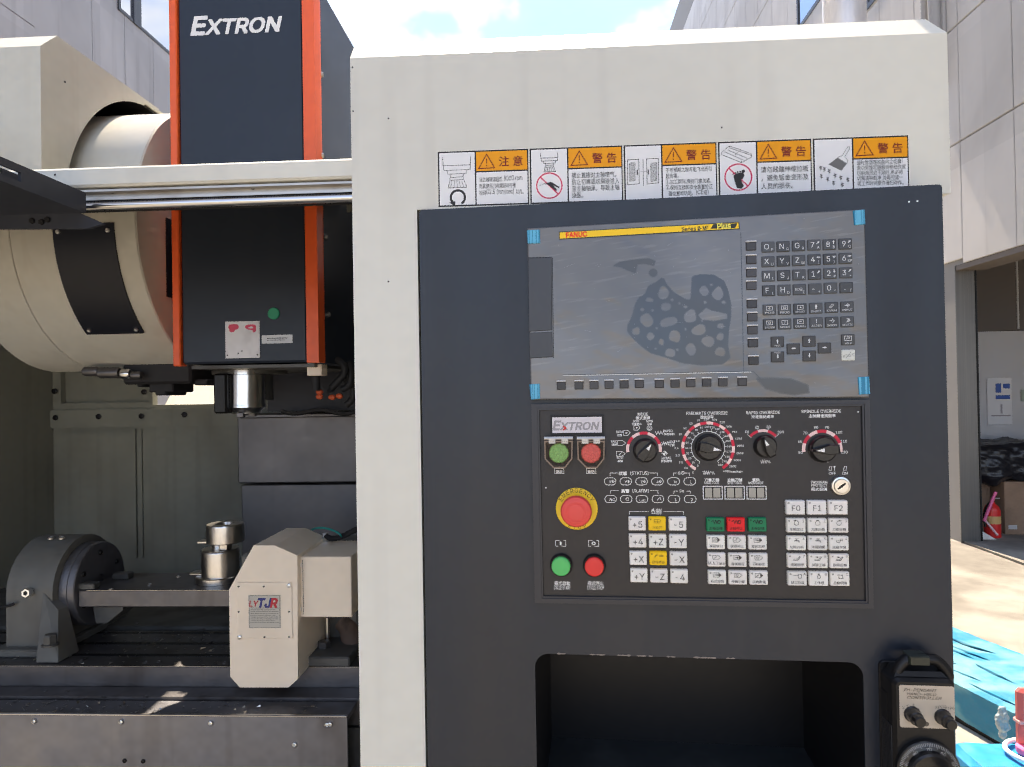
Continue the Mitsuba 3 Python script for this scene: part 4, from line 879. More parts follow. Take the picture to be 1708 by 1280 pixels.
# badge
bd = obj('badge', [prism(Polygon([A1(165, 135), A1(680, 128), A1(684, 318), A1(170, 324)]), Q0, Q0 + 0.003)], BLACK, bpn, frame=CON)
wp = Polygon([A1(183, 152), A1(661, 146), A1(664, 297), A1(186, 303)])
cc = np.array(wp.centroid.coords[0])
prs = [(prism(wp, Q0 + 0.003, Q0 + 0.0036), (0.66, 0.62, 0.64)), (flat(text('EXTRON', cc[0] - 0.001, cc[1] - 0.0004, 0.0108, width=78 * M, bold=3, slant=0.22, small=0.82), Q0 + 0.0039), (0.33, 0.31, 0.32)),
       (flat(text('›', *A1(303, 232), 0.0105, bold=2, width=0.0060), Q0 + 0.0041), lin(200, 50, 45))]
m, c = tinted(prs); obj('badge_plate', m, PRINTC, bd, color=c, frame=CON)
# covered power buttons
def dome(c, r, d0, d1, matn, name, parent, **k):
    return obj(name, lathe([(0, d0), (r, d0), (r, d1 - 0.0012), (r - 0.0012, d1 - 0.0002), (r * 0.6, d1), (0, d1)], (c[0], c[1], 0), n=40), matn, parent, smooth=35, frame=CON, **k)
for (x, y), xs, matn, colr, lab, ch in (((250, 493), (112, 385), GREENSOFT, 'green', 'green power button under a smoked flip cover', '開啟'), ((558, 493), (425, 690), mat('mat_red_lens', (0.85, 0.10, 0.085), 0.4), 'red', 'red power button under a smoked flip cover', '關閉')):
    c = A1(x, y)
    pb = obj('power_button', lathe([(0, Q0), (24 * M, Q0), (24 * M, Q0 + 0.004), (19 * M, Q0 + 0.005), (18 * M, Q0 + 0.003), (0, Q0 + 0.003)], (c[0], c[1], 0), n=40), RUBBER, bpn, smooth=35, frame=CON, label=lab)
    dome(c, 16.5 * M, Q0 + 0.003, Q0 + 0.008, matn, 'lens', pb)
    oct_ = Polygon([A1(xs[0], 372), A1(xs[1], 372), A1(xs[1] - 4, 545), A1(xs[1] - 72, 632), A1(xs[0] + 88, 632), A1(xs[0] + 6, 548)])
    obj('flip_cover', prism(oct_, Q0 + 0.0115, Q0 + 0.0125), SMOKED, pb, frame=CON)
    obj('cover_rim', prism(oct_.difference(oct_.buffer(-0.0016, join_style='mitre')), Q0 + 0.001, Q0 + 0.0135), mat('mat_cover_rim', (0.20, 0.145, 0.11), 0.2) if 'mat_cover_rim' not in scene else 'mat_cover_rim', pb, frame=CON)
    h0, h1 = A1(xs[0] - 2, 352), A1(xs[1] + 2, 352)
    obj('hinge', [lathe([(0, 0), (0.0026, 0), (0.0026, h1[0] - h0[0]), (0, h1[0] - h0[0])], (h0[0], h0[1], Q0 + 0.009), (1, 0, 0), 14), prism(sbox(h0[0] + 0.006, h0[1] - 0.006, h0[0] + 0.014, h0[1]), Q0 + 0.010, Q0 + 0.0135), prism(sbox(h1[0] - 0.014, h0[1] - 0.006, h1[0] - 0.006, h0[1]), Q0 + 0.010, Q0 + 0.0135)], ALU, pb, frame=CON)
    t_ = A1(x, 672); wl([t_ + [-8 * M, -4.3 * M], t_ + [8 * M, -4.3 * M], t_ + [8 * M, 4.3 * M], t_ + [-8 * M, 4.3 * M]], 0.7, True); tw(ch, t_, 5.0)
# dials
PK, RD, WT = lin(238, 205, 200), lin(200, 35, 62), (0.62, 0.6, 0.6)
ringm = []
def ring(c, r0, r1, a0, a1, cols):
    n = len(cols); st = (a1 - a0) / n
    ringm = []
    for k, col in enumerate(cols): ringm.append((flat(sector(*c, r0 * M, r1 * M, a0 + k * st, a0 + (k + 1) * st, 8), L1), col))
    m, col = tinted(ringm); obj('dial_ring', m, PRINTC, bpn, color=col, frame=CON, label='red and pink ring marking round a dial')
def dial(c, r, ang, h=0.020, lab=None, w=0.30):
    """A black rotary knob with a raised grip bar and a white pointer at ang degrees."""
    r *= M
    k = obj('selector_knob', lathe([(0, Q0), (r * 1.06, Q0), (r * 1.06, Q0 + 0.002), (r, Q0 + 0.003), (r * 0.94, Q0 + 0.008), (r * 0.86, Q0 + 0.0095), (0, Q0 + 0.0095)], (c[0], c[1], 0), n=48), KNOB, bpn, smooth=30, frame=CON, label=lab)
    d = np.array([math.cos(math.radians(ang)), math.sin(math.radians(ang))]); n = np.array([-d[1], d[0]]); cc = np.array(c)
    a = [cc + d * r * 0.97 + n * r * 0.10, cc + d * r * 0.97 - n * r * 0.10, cc - d * r * 0.3 - n * r * 0.40, cc - d * r * 0.98 - n * r * 0.33, cc - d * r * 0.98 + n * r * 0.33, cc - d * r * 0.3 + n * r * 0.40]
    b = [cc + (np.array(q) - cc) * np.array(0.82) for q in a]
    obj('grip', hull([(*q, Q0 + 0.009) for q in a] + [(*q, Q0 + h * 0.8) for q in a] + [(*q, Q0 + h) for q in b]), KNOB, k, frame=CON)
    e = Q0 + h + 0.0003
    obj('pointer', flat(Polygon([cc + d * r * 0.80, cc + d * r * 0.20 + n * r * 0.15, cc + d * r * 0.20 - n * r * 0.15]), e), WPRINT, k, frame=CON)
def zigzag(c, s, n=3, w=0.8):
    wl([c + [(-s + 2 * s * i / (2 * n)) * M, (-1) ** i * 2.6 * M] for i in range(2 * n + 1)], w)
red_a = [PK, RD, PK, RD, PK, RD, PK]
cm = A1(1068, 460); ring(cm, 24.4, 29.4, 190, -10, red_a); dial(A1(1080, 470), 19, 55, lab='mode selector knob')
tw('MODE', A1(1058, 122), 5.0, 17.5); tw('模式選擇', A1(1058, 153), 5.2, 24)
tw('MDI', A1(995, 188), 3.6); tw('手動輸入', A1(1000, 212), 3.7); tw('MPG', A1(1122, 188), 3.6); tw('手輪', A1(1122, 212), 3.7)
tw('RAPID', A1(1298, 283), 3.8); tw('快速移動', A1(1310, 310), 3.8); tw('JOG', A1(1335, 390), 4.0); tw('寸動', A1(1338, 416), 4.0)
tw('HOME', A1(1285, 545), 3.8); tw('原點復歸', A1(1285, 570), 3.9); tw('MEM', A1(832, 293), 3.6); tw('記憶', A1(832, 320), 3.8)
tw('DNC', A1(780, 385), 3.6); tw('連線', A1(783, 411), 3.8); tw('EDIT', A1(840, 543), 3.6); tw('編輯', A1(840, 570), 3.8)
def tagicon(c, w=9, h=7.5, inner=None):
    wl([c + [-w * M / 2, -h * M / 2], c + [w * M * 0.22, -h * M / 2], c + [w * M * 0.62, 0], c + [w * M * 0.22, h * M / 2], c + [-w * M / 2, h * M / 2]], 0.8, True)
    if inner is not None: white.append(inner)
c = A1(900, 303); tagicon(c, 10, 8, arrow(*c, 1, 0, 5 * M)); tagicon(A1(847, 400), 12, 8); c = A1(840, 503); tagicon(c, 13, 8, line([c + [-2 * M, -2 * M], c + [2 * M, 2 * M]], M)); c = A1(998, 252); tagicon(c, 9, 8, Point(c).buffer(1.3 * M))
c = A1(1122, 257); white.append(Point(c).buffer(4.4 * M).difference(Point(c).buffer(3.6 * M))); wl([c + [-2.4 * M, -1.8 * M], c + [2.4 * M, -1.8 * M], c + [0, 2.6 * M]], 0.7, True)
zigzag(A1(1218, 302), 7); zigzag(A1(1275, 403), 6, 4)
c = A1(1270, 500); white.append(sector(*c, 0, 3.2 * M, 0, 90)); white.append(sector(*c, 0, 3.2 * M, 180, 270)); white.append(Point(c).buffer(3.6 * M).difference(Point(c).buffer(3 * M))); wl([c + [-6 * M, 0], c + [6 * M, 0]], 0.5); wl([c + [0, -5 * M], c + [0, 5 * M]], 0.5)
# feed rate
cf = A2(266, 408); ring(cf, 38.2, 43, 240, -56, [PK, RD] * 9 + [PK, RD][:2]); dial(A2(270, 405), 21, -10, lab='feed rate override knob')
white.append(sector(*cf, 26.2 * M, 27.2 * M, 240, -56, 60))
for k in range(21):
    a = math.radians(240 - k * 296 / 20); d = np.array([math.cos(a), math.sin(a)])
    wl([cf + d * 26.6 * M, cf + d * 30.5 * M], 0.8); tw(str(k * 10), cf + d * 34.2 * M, 3.0)
for k, s in enumerate(('0', '2.0', '3.2', '5.0', '7.9', '12.6', '20', '32', '50', '79', '120', '200', '320', '500', '790', '1260', '2000', '2500', '3000', '3500', '4000')):
    a = math.radians(240 - k * 296 / 20); d = np.array([math.cos(a), math.sin(a)]); tw(s, cf + d * np.array([48.5 + 0.8 * len(s), 46.8]) * M, 3.2)
tw('FEEDRATE OVERRIDE', A2(256, 103), 4.9, 67, 1); tw('進給倍率', A2(256, 133), 5.2, 22, 1); zigzag(A2(255, 630), 6, 4); tw('%', A2(312, 632), 4.5); tw('mm/min', A2(515, 620), 3.8, 20)
# rapid
cr = A2(755, 400); ring(cr, 24.0, 28.6, 140, 40, [RD, PK, RD]); dial(A2(770, 395), 17.5, 116, lab='rapid override knob')
tw('RAPID OVERRIDE', A2(752, 97), 4.9, 54, 1); tw('快速進給速率', A2(750, 129), 5.0, 36, 1)
for s, q in (('F0', (612, 270)), ('25', (700, 226)), ('50', (802, 224)), ('100', (907, 270))): tw(s, A2(*q), 4.0)
for a in (141, 107, 73, 39):
    d = np.array([math.cos(math.radians(a)), math.sin(math.radians(a))]); wl([cr + d * 24 * M, cr + d * 32 * M], 0.7)
zigzag(A2(760, 532), 5, 3); tw('%', A2(805, 533), 4.2)
# spindle
cs = A2(1277, 420); ring(cs, 26, 31.4, 189, -9, red_a); dial(A2(1277, 418), 21, 183, lab='spindle override knob')
tw('SPINDLE OVERRIDE', A2(1268, 86), 4.9, 62, 1); tw('主軸轉速調整率', A2(1277, 121), 5.4, 42, 1)
for s, q in (('50', (1085, 452)), ('60', (1080, 356)), ('70', (1127, 278)), ('80', (1222, 228)), ('90', (1319, 228)), ('100', (1425, 272)), ('110', (1468, 351)), ('120', (1472, 447))): tw(s, A2(*q), 4.0)
c = A2(1272, 525); wl([c + [-4 * M, 2 * M], c + [-4 * M, -2 * M], c + [4 * M, -2 * M], c + [4 * M, 2 * M]], 0.9); wl([c + [0, -1 * M], c + [0, 3 * M]], 0.9); tw('%', A2(1318, 526), 4.2)
# key switch
c = A2(1432, 742); r = 15.4 * M
ks = obj('key_switch', lathe([(0, Q0), (r, Q0), (r, Q0 + 0.004), (r * 0.92, Q0 + 0.006), (r * 0.76, Q0 + 0.0062), (r * 0.72, Q0 + 0.0045), (r * 0.70, Q0 + 0.0075), (0, Q0 + 0.0075)], (c[0], c[1], 0), n=48), CHROME, bpn, smooth=30, frame=CON, label='round chromed key switch')
obj('keyhole', flat(affinity.rotate(sbox(c[0] - 0.0055, c[1] - 0.0011, c[0] + 0.0055, c[1] + 0.0011).union(Point(c).buffer(0.0016)), 38), Q0 + 0.0078), BLACK, ks, frame=CON)
tw('OFF', A2(1367, 635), 4.4); tw('ON', A2(1478, 635), 4.4)
tw('PROGRAM', A2(1250, 715), 4.4, 26); tw('PROTECT', A2(1250, 742), 4.4, 25); tw('程式保護', A2(1250, 772), 5.0, 25)
for x in (1350, 1480):
    q = A2(x, 592); wl([q + [-2.6 * M, -3 * M], q + [-1 * M, 3.6 * M], q + [2.4 * M, 3.2 * M], q + [1.2 * M, -3.4 * M]], 0.7, True)
q = A2(1386, 592); wl([q + [0, -3.6 * M], q + [0, 2 * M]], 0.8); white.append(Point(q + [0, 2.6 * M]).buffer(1.5 * M))
# small read-outs
for (a, b), cn_, en, xc in (((222, 392), '刀庫刀號', 'MAG.TOOL', 300), ((414, 587), '主軸刀號', 'SPD.TOOL', 503), ((608, 780), '資訊', 'MESSAGE', 690)):
    p0, p1 = A2(a, 749), A2(b, 862)
    ro = obj('read_out', prism(sbox(p0[0], p1[1], p1[0], p0[1]), Q0, Q0 + 0.0012), BLACK, bpn, frame=CON)
    obj('border', flat(line([(p0[0], p0[1]), (p1[0], p0[1]), (p1[0], p1[1]), (p0[0], p1[1])], 1.3 * M, True), Q0 + 0.0015), WPRINT, ro, frame=CON)
    wc = (p1[0] - p0[0]); hc = p0[1] - p1[1]
    for f_ in (0.285, 0.715):
        obj('digit_window', cap(rrect(p0[0] + wc * f_, (p0[1] + p1[1]) / 2, wc * 0.37, hc * 0.78, 0.0004, 2), Q0 + 0.0012, Q0 + 0.0018, 0.0003), mat('mat_digit', (0.34, 0.325, 0.285), 0.3) if 'mat_digit' not in scene else 'mat_digit', ro, frame=CON)
    tw(cn_, A2(xc, 689), 5.2, (24 if len(cn_) == 4 else 12), 2); tw(en, A2(xc, 720), 4.0, 24, 1)
# status lamps
for xs, y, tx in (((742, 893, 1045, 1198, 1354, 1510), 770, ('X', 'Y', 'Z', '4', 'H', 'L')), ((747, 897, 1049, 1203, 1358, 1514), 941, ('NC', '', 'LUBE', '', '1', '2'))):
    for k, (x, s) in enumerate(zip(xs, tx)):
        c = A1(x, y); g = rrect(*c, 20 * M, 13 * M, 6.4 * M, 8)
        lp = obj('status_lamp', flat(g.difference(rrect(*c, 18 * M, 11 * M, 5.4 * M, 8)), L1), WPRINT, bpn, frame=CON)
        le = [Point(c + [-4.2 * M, 2.2 * M]).buffer(1.3 * M)]
        obj('led', flat(le[0], L1 + 0.0001), FRAME, lp, frame=CON)
        if s in ('X', 'Y', 'Z', '4'):
            tw(s, c + [0.2 * M, -1 * M], 4.2); e = c + [4.6 * M, 0]; white.append(Polygon([e + [-2.4 * M, 0], e + [0, 3 * M], e + [2.8 * M, 0], e + [0, -3 * M]]).difference(Point(e + [0.8 * M, 0.6 * M]).buffer(1 * M)))
        elif s == 'LUBE': tw(s, c + [1 * M, -2.2 * M], 2.8)
        elif s: tw(s, c + [2.6 * M, -1 * M], 4.6, None, 1)
        elif k == 1: e = c + [2 * M, 0]; white.append(Point(e).buffer(2.7 * M).difference(Point(e).buffer(1.9 * M)))
        else: wl([c + [-1 * M, -2.6 * M], c + [1 * M, 1.4 * M], c + [3.5 * M, 2.4 * M], c + [5 * M, -1.6 * M]], 0.9)
def bracket(x0, x1, y, ya, xb): wl([A1(x0, ya), A1(x0, y), A1(x1, y)], 0.8); wl([A1(xb[0], y), A1(xb[1], y), A1(xb[1], ya)], 0.8)
tw('狀態', A1(865, 688), 5.6, 14, 2); tw('(STATUS)', A1(1025, 690), 5.4, 31, 1); bracket(742, 815, 689, 718, (1122, 1198))
tw('異警', A1(888, 858), 5.6, 14, 2); tw('(ALARM)', A1(1035, 860), 5.4, 28, 1); bracket(747, 822, 860, 892, (1128, 1204))
tw('S', A1(1408, 690), 4.6); e = A1(1442, 688); white.append(Point(e).buffer(3 * M).difference(Point(e).buffer(2.1 * M))); white.append(Point(e).buffer(0.9 * M)); bracket(1352, 1390, 690, 718, (1466, 1510))
tw('Fn', A1(1435, 865), 4.8); bracket(1357, 1395, 864, 892, (1480, 1515))
# emergency stop
c = A4(420, 335); cb = A4(420, 347)
es = obj('emergency_stop', lathe([(0, Q0), (35 * M, Q0), (35 * M, Q0 + 0.0015), (34 * M, Q0 + 0.002), (0, Q0 + 0.002)], (c[0], c[1], 0), n=64), YELLOW, bpn, smooth=30, frame=CON, label='red mushroom emergency stop on a yellow ring')
c2 = P(962.4, 849.5, 0.03)
obj('stem', lathe([(0, Q0 + 0.002), (17 * M, Q0 + 0.002), (17 * M, 0.020), (0, 0.020)], (c[0], c[1], 0), n=40), BLACK, es, smooth=30, frame=CON)
obj('mushroom', lathe([(0, 0.018), (22 * M, 0.018), (25.2 * M, 0.021), (25.6 * M, 0.026), (23.5 * M, 0.030), (18 * M, 0.0315), (15.6 * M, 0.0315), (15.2 * M, 0.0308), (13.2 * M, 0.0308), (12.8 * M, 0.0318), (0, 0.0325)], (c[0], c[1], 0), n=64), REDSOFT, es, smooth=25, frame=CON)
esl = []
for s, a0, st, rr_ in (('EMERGENCY', 148, -14.5, 30.6),):
    for i, ch in enumerate(s):
        a = math.radians(a0 + i * st); esl.append(text(ch, c[0] + rr_ * M * math.cos(a), c[1] + rr_ * M * math.sin(a), 7.2 * M, width=6.6 * M, rot=math.degrees(a) - 90, bold=0))
for i, ch in enumerate('STOP'):
    a = math.radians(246 + i * 16); esl.append(text(ch, c[0] + 31.2 * M * math.cos(a), c[1] + 31.2 * M * math.sin(a), 5.6 * M, rot=math.degrees(a) + 90))
obj('ring_lettering', flat(union_all(esl), Q0 + 0.0023), mat('mat_ring_print', (0.06, 0.035, 0.01), 0.5), es, frame=CON)
# cycle buttons
for (x, y), matn, t1, t2, xt, lab, ic in (((272, 880), GREEN, '程式啟動', 'CYCLE START', 280, 'green cycle start button', 1), ((590, 884), RED, '程式停止', 'CYCLE STOP', 602, 'red cycle stop button', 0)):
    c = A4(x, y)
    cb_ = obj('cycle_button', lathe([(0, Q0), (18.8 * M, Q0), (18.8 * M, Q0 + 0.005), (17.6 * M, Q0 + 0.007), (16.2 * M, Q0 + 0.007), (16 * M, Q0 + 0.004), (0, Q0 + 0.004)], (c[0], c[1] + 1.0 * M, 0), n=48), BLACK, bpn, smooth=30, frame=CON, label=lab)
    dome(c + [0, 1.0 * M], 15.6 * M, Q0 + 0.004, Q0 + 0.0125, matn, 'lens', cb_)
    tw(t1, A4(xt, 1049), 6.0, 27, 1); tw(t2, A4(xt, 1097), 6.4, 28.5, 1)
    q = A4(x - 7, 671); w_, h_ = 8.6 * M, 4.6 * M
    wl([q + [-w_ * .5, -h_], q + [-w_, -h_], q + [-w_, h_], q + [-w_ * .2, h_]], 0.9); wl([q + [w_ * .5, h_], q + [w_, h_], q + [w_, -h_], q + [w_ * .2, -h_]], 0.9)
    white.append(sbox(q[0] - 1.4 * M, q[1] - 3 * M, q[0] + 1.4 * M, q[1] + 3 * M) if ic else Point(q).buffer(3.2 * M).difference(Point(q).buffer(1.5 * M)))
# keypads
def keypad(c, col, legend, lab=None, w=28.6, h=22.6, ink=(0.05, 0.045, 0.04)):
    c = np.array(c); prs = [(cap(rrect(*c, w * M, h * M, 1.6 * M, 3), Q0, Q0 + 0.0062, 0.0008, 0.75), col)]
    led = Point(c + [-w * M * 0.37, h * M * 0.33]).buffer(1.5 * M)
    prs.append((flat(led, Q0 + 0.0065), np.array(col) * 0.35))
    prs.append((flat(legend, Q0 + 0.0066), ink))
    m, cc_ = tinted(prs); return obj('push_key', m, PRINTC, bpn, color=cc_, frame=CON, label=lab)
rg = np.random.default_rng(8)
IV = lambda: np.array((0.78, 0.755, 0.71)) * rg.uniform(0.94, 1.04) * rg.uniform(0.985, 1.015, 3)
YEL, GRN, RDK = lin(240, 196, 10), lin(20, 120, 78), lin(225, 28, 35)
la = [['+5', None, '-5'], ['+4', '+Z', '-Y'], ['+X', None, '-X'], ['+Y', '-Z', '-4']]
ca = [[(1001, 473), (1193, 473), (1390, 474)], [(1005, 637), (1198, 640), (1393, 643)], [(1011, 804), (1204, 806), (1399, 809)], [(1018, 971), (1211, 974), (1405, 979)]]
def smalltext(c, s, h=4.6): return text(s, c[0], c[1] - 5.2 * M, h * M)
def caps(c, up, txt): return union_all([up, smalltext(c, txt)])
for r in range(4):
    for k in range(3):
        c = A4(*ca[r][k])
        if la[r][k]: keypad(c, IV(), text(la[r][k], c[0] + 0.6 * M, c[1] - 1.2 * M, 10.2 * M, bold=0), w=28.2)
        else:
            up = union_all([line([c + [x * M, 1.5 * M], c + [x * M, 7 * M]], 0.7 * M) for x in (-5, 0, 5)] + [line([c + [-5 * M, y * M], c + [5 * M, y * M]], 0.7 * M) for y in (1.5, 4.2, 7)]) if r == 0 else union_all([line([c + [-7 * M, 2 * M], c + [-3 * M, 6.5 * M], c + [-5 * M, 2.5 * M], c + [-1 * M, 6.5 * M]], 0.8 * M), arrow(c[0] + 5 * M, c[1] + 4.4 * M, 1, 0, 8 * M)])
            keypad(c, YEL, caps(c, up, '安全門' if r == 0 else '超程釋放'), lab='yellow push key', w=28.2, ink=(0.30, 0.17, 0.01))
wl([A4(927, 396), A4(926, 361), A4(1115, 361)], 0.8); wl([A4(1257, 361), A4(1450, 363), A4(1452, 398)], 0.8)
q = A4(1160, 360); white.append(union_all([sbox(q[0] - 3 * M, q[1] - 4 * M, q[0] + 3 * M, q[1] + 1 * M).difference(sbox(q[0] - 2 * M, q[1] - 3 * M, q[0] + 2 * M, q[1])), sbox(q[0] - 2.4 * M, q[1] + 1 * M, q[0] - 1 * M, q[1] + 4 * M), sbox(q[0] - 0.6 * M, q[1] + 1 * M, q[0] + 0.6 * M, q[1] + 5 * M)]))
zigzag(A4(1212, 350), 4.5, 3, 0.7); zigzag(A4(1212, 376), 4.5, 3, 0.7)
arrowtag = lambda c, ins=None, fill=False: union_all([x for x in [line([c + [-6 * M, 0.8 * M], c + [1.5 * M, 0.8 * M], c + [1.5 * M, 0.2 * M], c + [6.2 * M, 4.2 * M], c + [1.5 * M, 8.2 * M], c + [1.5 * M, 7.6 * M], c + [-6 * M, 7.6 * M]], 0.75 * M, True), ins, Polygon([c + [2 * M, 0.4 * M], c + [6 * M, 4.2 * M], c + [2 * M, 8 * M]]) if fill else None] if x is not None])
cbk = [[(230, 517), (417, 517), (614, 517)], [(233, 679), (425, 680), (617, 682)], [(239, 839), (432, 842), (625, 844)], [(245, 1001), (435, 1004), (627, 1006)]]
tb = [['主軸正轉', '主軸停止', '主軸反轉'], ['單節執行', '選擇停止', '單節忽略'], ['M.S.T鎖定', '機械鎖定', 'Z軸鎖定'], ['程式空跑', '手輪中斷', '自動斷電']]
for r in range(4):
    for k in range(3):
        c = A3(*cbk[r][k])
        ins = [arrow(c[0] - 1 * M, c[1] + 4.2 * M, 1, 0, 6 * M), Point(c + [-1.5 * M, 4.2 * M]).buffer(2.2 * M).difference(Point(c + [-1.5 * M, 4.2 * M]).buffer(1.4 * M)), line([c + [-4 * M, 2.4 * M], c + [0.5 * M, 6 * M]], 0.9 * M)][(r + k) % 3]
        if r == 0:
            g = union_all([line([c + [-7 * M, 4.5 * M], c + [-4 * M, 7.5 * M], c + [-2 * M, 2 * M], c + [0, 7.5 * M], c + [2 * M, 2 * M], c + [5 * M, 7 * M]], 1.0 * M), Point(c + [5 * M, 4.6 * M]).buffer(3.2 * M).difference(Point(c + [5 * M, 4.6 * M]).buffer(2 * M)), smalltext(c, tb[r][k])])
            keypad(c, RDK if k == 1 else GRN, g, lab='red push key' if k == 1 else 'green push key', ink=(0.12, 0.004, 0.006) if k == 1 else (0.004, 0.02, 0.016))
        else: keypad(c, IV(), caps(c + [0, 0], arrowtag(c, ins, (r + k) % 2 == 1), tb[r][k]))
cck = [[(963, 360), (1159, 360), (1354, 359)], [(970, 524), (1165, 525), (1360, 525)], [(973, 687), (1168, 687), (1363, 688)], [(977, 849), (1172, 851), (1367, 852)], [(981, 1012), (1176, 1014), (1371, 1015)]]
tc = [['F0', 'F1', 'F2'], ['主軸定位', '刀庫正轉', '刀庫反轉'], ['切削冷卻', '沖屑開關', '底座沖屑'], ['排屑器停', '排屑正轉', '排屑反轉'], ['加工吹氣', '工作燈', '自動倒角']]
for r in range(5):
    for k in range(3):
        c = A3(*cck[r][k])
        if r == 0: keypad(c, IV(), text(tc[0][k], c[0] + 0.4 * M, c[1] - 0.8 * M, 8.6 * M, width=14.5 * M, bold=0), w=29.5, h=22.8); continue
        e = c + [0, 4.2 * M]
        up = {1: lambda: union_all([Point(e).buffer(4 * M).difference(Point(e).buffer(3.2 * M)), arrow(e[0] + (k - 1) * 2 * M, e[1] + 4.4 * M, 1 if k < 2 else -1, 0, 4 * M)]),
              2: lambda: union_all([line([e + [-4 * M, 0], e + [3 * M, 0], e + [4 * M, -2.5 * M]], 1.4 * M), line([e + [0, 0], e + [0, 3 * M]], 0.9 * M), line([e + [-2.5 * M, 3 * M], e + [2.5 * M, 3 * M]], 0.9 * M)]) if k < 2 else union_all([line([e + [-4 * M, -3 * M], e + [1 * M, -3 * M], e + [1 * M, 1 * M], e + [-4 * M, 1 * M]], 0.8 * M, True), Point(e + [3.6 * M, 1.5 * M]).buffer(2 * M).difference(Point(e + [3.6 * M, 1.5 * M]).buffer(1.3 * M))]),
              3: lambda: union_all([line([e + [-6 * M, -3 * M], e + [1 * M, -3 * M], e + [5 * M, 2.6 * M]], 1.0 * M), line([e + [-6 * M, -1 * M], e + [0.4 * M, -1 * M], e + [4 * M, 4 * M]], 0.6 * M)] + ([arrow(e[0] - 2 * M, e[1] + 2.4 * M, 1 if k == 1 else -1, 0, 5 * M)] if k else [])),
              4: lambda: [union_all([line([e + [-7 * M, 1 * M], e + [0, 1 * M]], 0.8 * M), line([e + [1 * M, -3 * M], e + [6 * M, -3 * M], e + [6 * M, 3 * M], e + [1 * M, 3 * M]], 0.8 * M, True)]), union_all([Point(e + [0, -0.6 * M]).buffer(3 * M).difference(Point(e + [0, -0.6 * M]).buffer(2.2 * M)), Polygon([e + [-1.6 * M, 2.4 * M], e + [1.6 * M, 2.4 * M], e + [0, 5 * M]])]), line([e + [-5 * M, 2.4 * M], e + [4 * M, 2.4 * M], e + [4 * M, -3 * M], e + [-2 * M, -3 * M], e + [-2 * M, 0]], 0.9 * M)][k]}[r]()
        g = caps(c, up, tc[r][k]).union(text(['', '123', '456', '789', 'ABC'][r][k], c[0] + 10.5 * M, c[1] + 7.6 * M, 4.2 * M))
        keypad(c, IV(), g, w=29.5, h=22.8)
obj('lettering', flat(union_all([g for g in white if not g.is_empty]), L1), WPRINT, bpn, frame=CON, label='white printed lettering and symbols')
for px, py in ((1429, 687), (905, 988), (911, 813)):
    q = P(px, py); obj('speck', disc_local(*q, 0.0009, Q0, Q0 + 0.0004, 8), WPRINT, bpn, frame=CON)

# ------------------------------------------------------------------ the row of safety stickers on the hood
Hf = HOUSE.uv
c4 = lambda x, y: Hf(720 + x / 4.27, 210 + y / 4.27)
c5 = lambda x, y: Hf(1110 + x / 4.067, 210 + y / 4.067)
vt = 0.5 * (Hf(735, 255)[1] + Hf(1510, 225)[1]); SH = Hf(735, 255)[1] - Hf(737, 346.8)[1]
INK, AMB, PAPW, DRED, MAG = (0.025, 0.025, 0.025), lin(236, 158, 8), (0.80, 0.80, 0.80), lin(120, 30, 20), lin(205, 45, 85)
def sticker(x0, xd, x1, head, body, pict, label, size, lh, fc_):
    u0_, ud, u1_ = Hf(x0, 290)[0], Hf(xd, 290)[0], Hf(x1, 290)[0]; b = 0.0018; v0_ = vt - SH; vh = vt - SH * 0.385
    s = thing('safety_sticker', label, 'sticker', 'safety stickers in a row above the console')
    m, c = tinted([(prism(sbox(u0_, v0_, u1_ - 0.0004, vt), 0.0001, 0.0003), INK), (flat(sbox(u0_ + b, v0_ + b, ud - b / 2, vt - b).union(sbox(ud + b / 2, v0_ + b, u1_ - b, vh - b / 2)), 0.0005), PAPW)])
    obj('backing', m, PAPER, s, color=c, frame=HOUSE)
    m, c = tinted([(flat(sbox(ud + b / 2, vh + b / 2, u1_ - b, vt - b), 0.0005), AMB)]); obj('header', m, PAPER, s, color=c, frame=HOUSE)
    hc = (vt + vh) / 2; w = u1_ - ud; k = SH / 91.0
    tr_ = [(ud + w * f, hc + g * k) for f, g in ((0.06, -12.5), (0.36, -12.0), (0.215, 10.5))]
    tri = union_all([line(tr_, 1.6 * k, True), line([(ud + w * 0.212, hc + 4 * k), (ud + w * 0.212, hc - 4.5 * k)], 1.5 * k), Point((ud + w * 0.212, hc - 8 * k)).buffer(1.1 * k)])
    ht = union_all([text(head[0], ud + w * 0.54, hc + 0.5 * k, 15 * k, bold=1), text(head[1], ud + w * 0.80, hc + 0.5 * k, 15 * k, bold=1)])
    m, c = tinted([(flat(union_all([tri, ht]), 0.0007), DRED)]); obj('warning_print', m, PAPER, s, color=c, frame=HOUSE)
    lines, y = [], fc_(0)[1]
    nat = [sum(glyph(ch, 1)[1] for ch in t_) * size * k for t_ in body]; q = min(1.0, 0.87 * w / max(nat))
    for i, t_ in enumerate(body): lines.append(text(t_, ud + w * 0.065, fc_(i)[1], size * k, anchor='l', bold=1, width=nat[i] * q))
    m, c = tinted([(flat(union_all(lines), 0.0007), INK)]); obj('body_print', m, PAPER, s, color=c, frame=HOUSE)
    m, c = tinted([(flat(g, 0.0007 + 0.0002 * i), col) for i, (g, col) in enumerate(pict)]); obj('pictogram', m, PAPER, s, color=c, frame=HOUSE)
lw_ = 0.00075
def L4(pts, w=lw_, close=False): return line([c4(*p) for p in pts], w, close)
def L5(pts, w=lw_, close=False): return line([c5(*p) for p in pts], w, close)
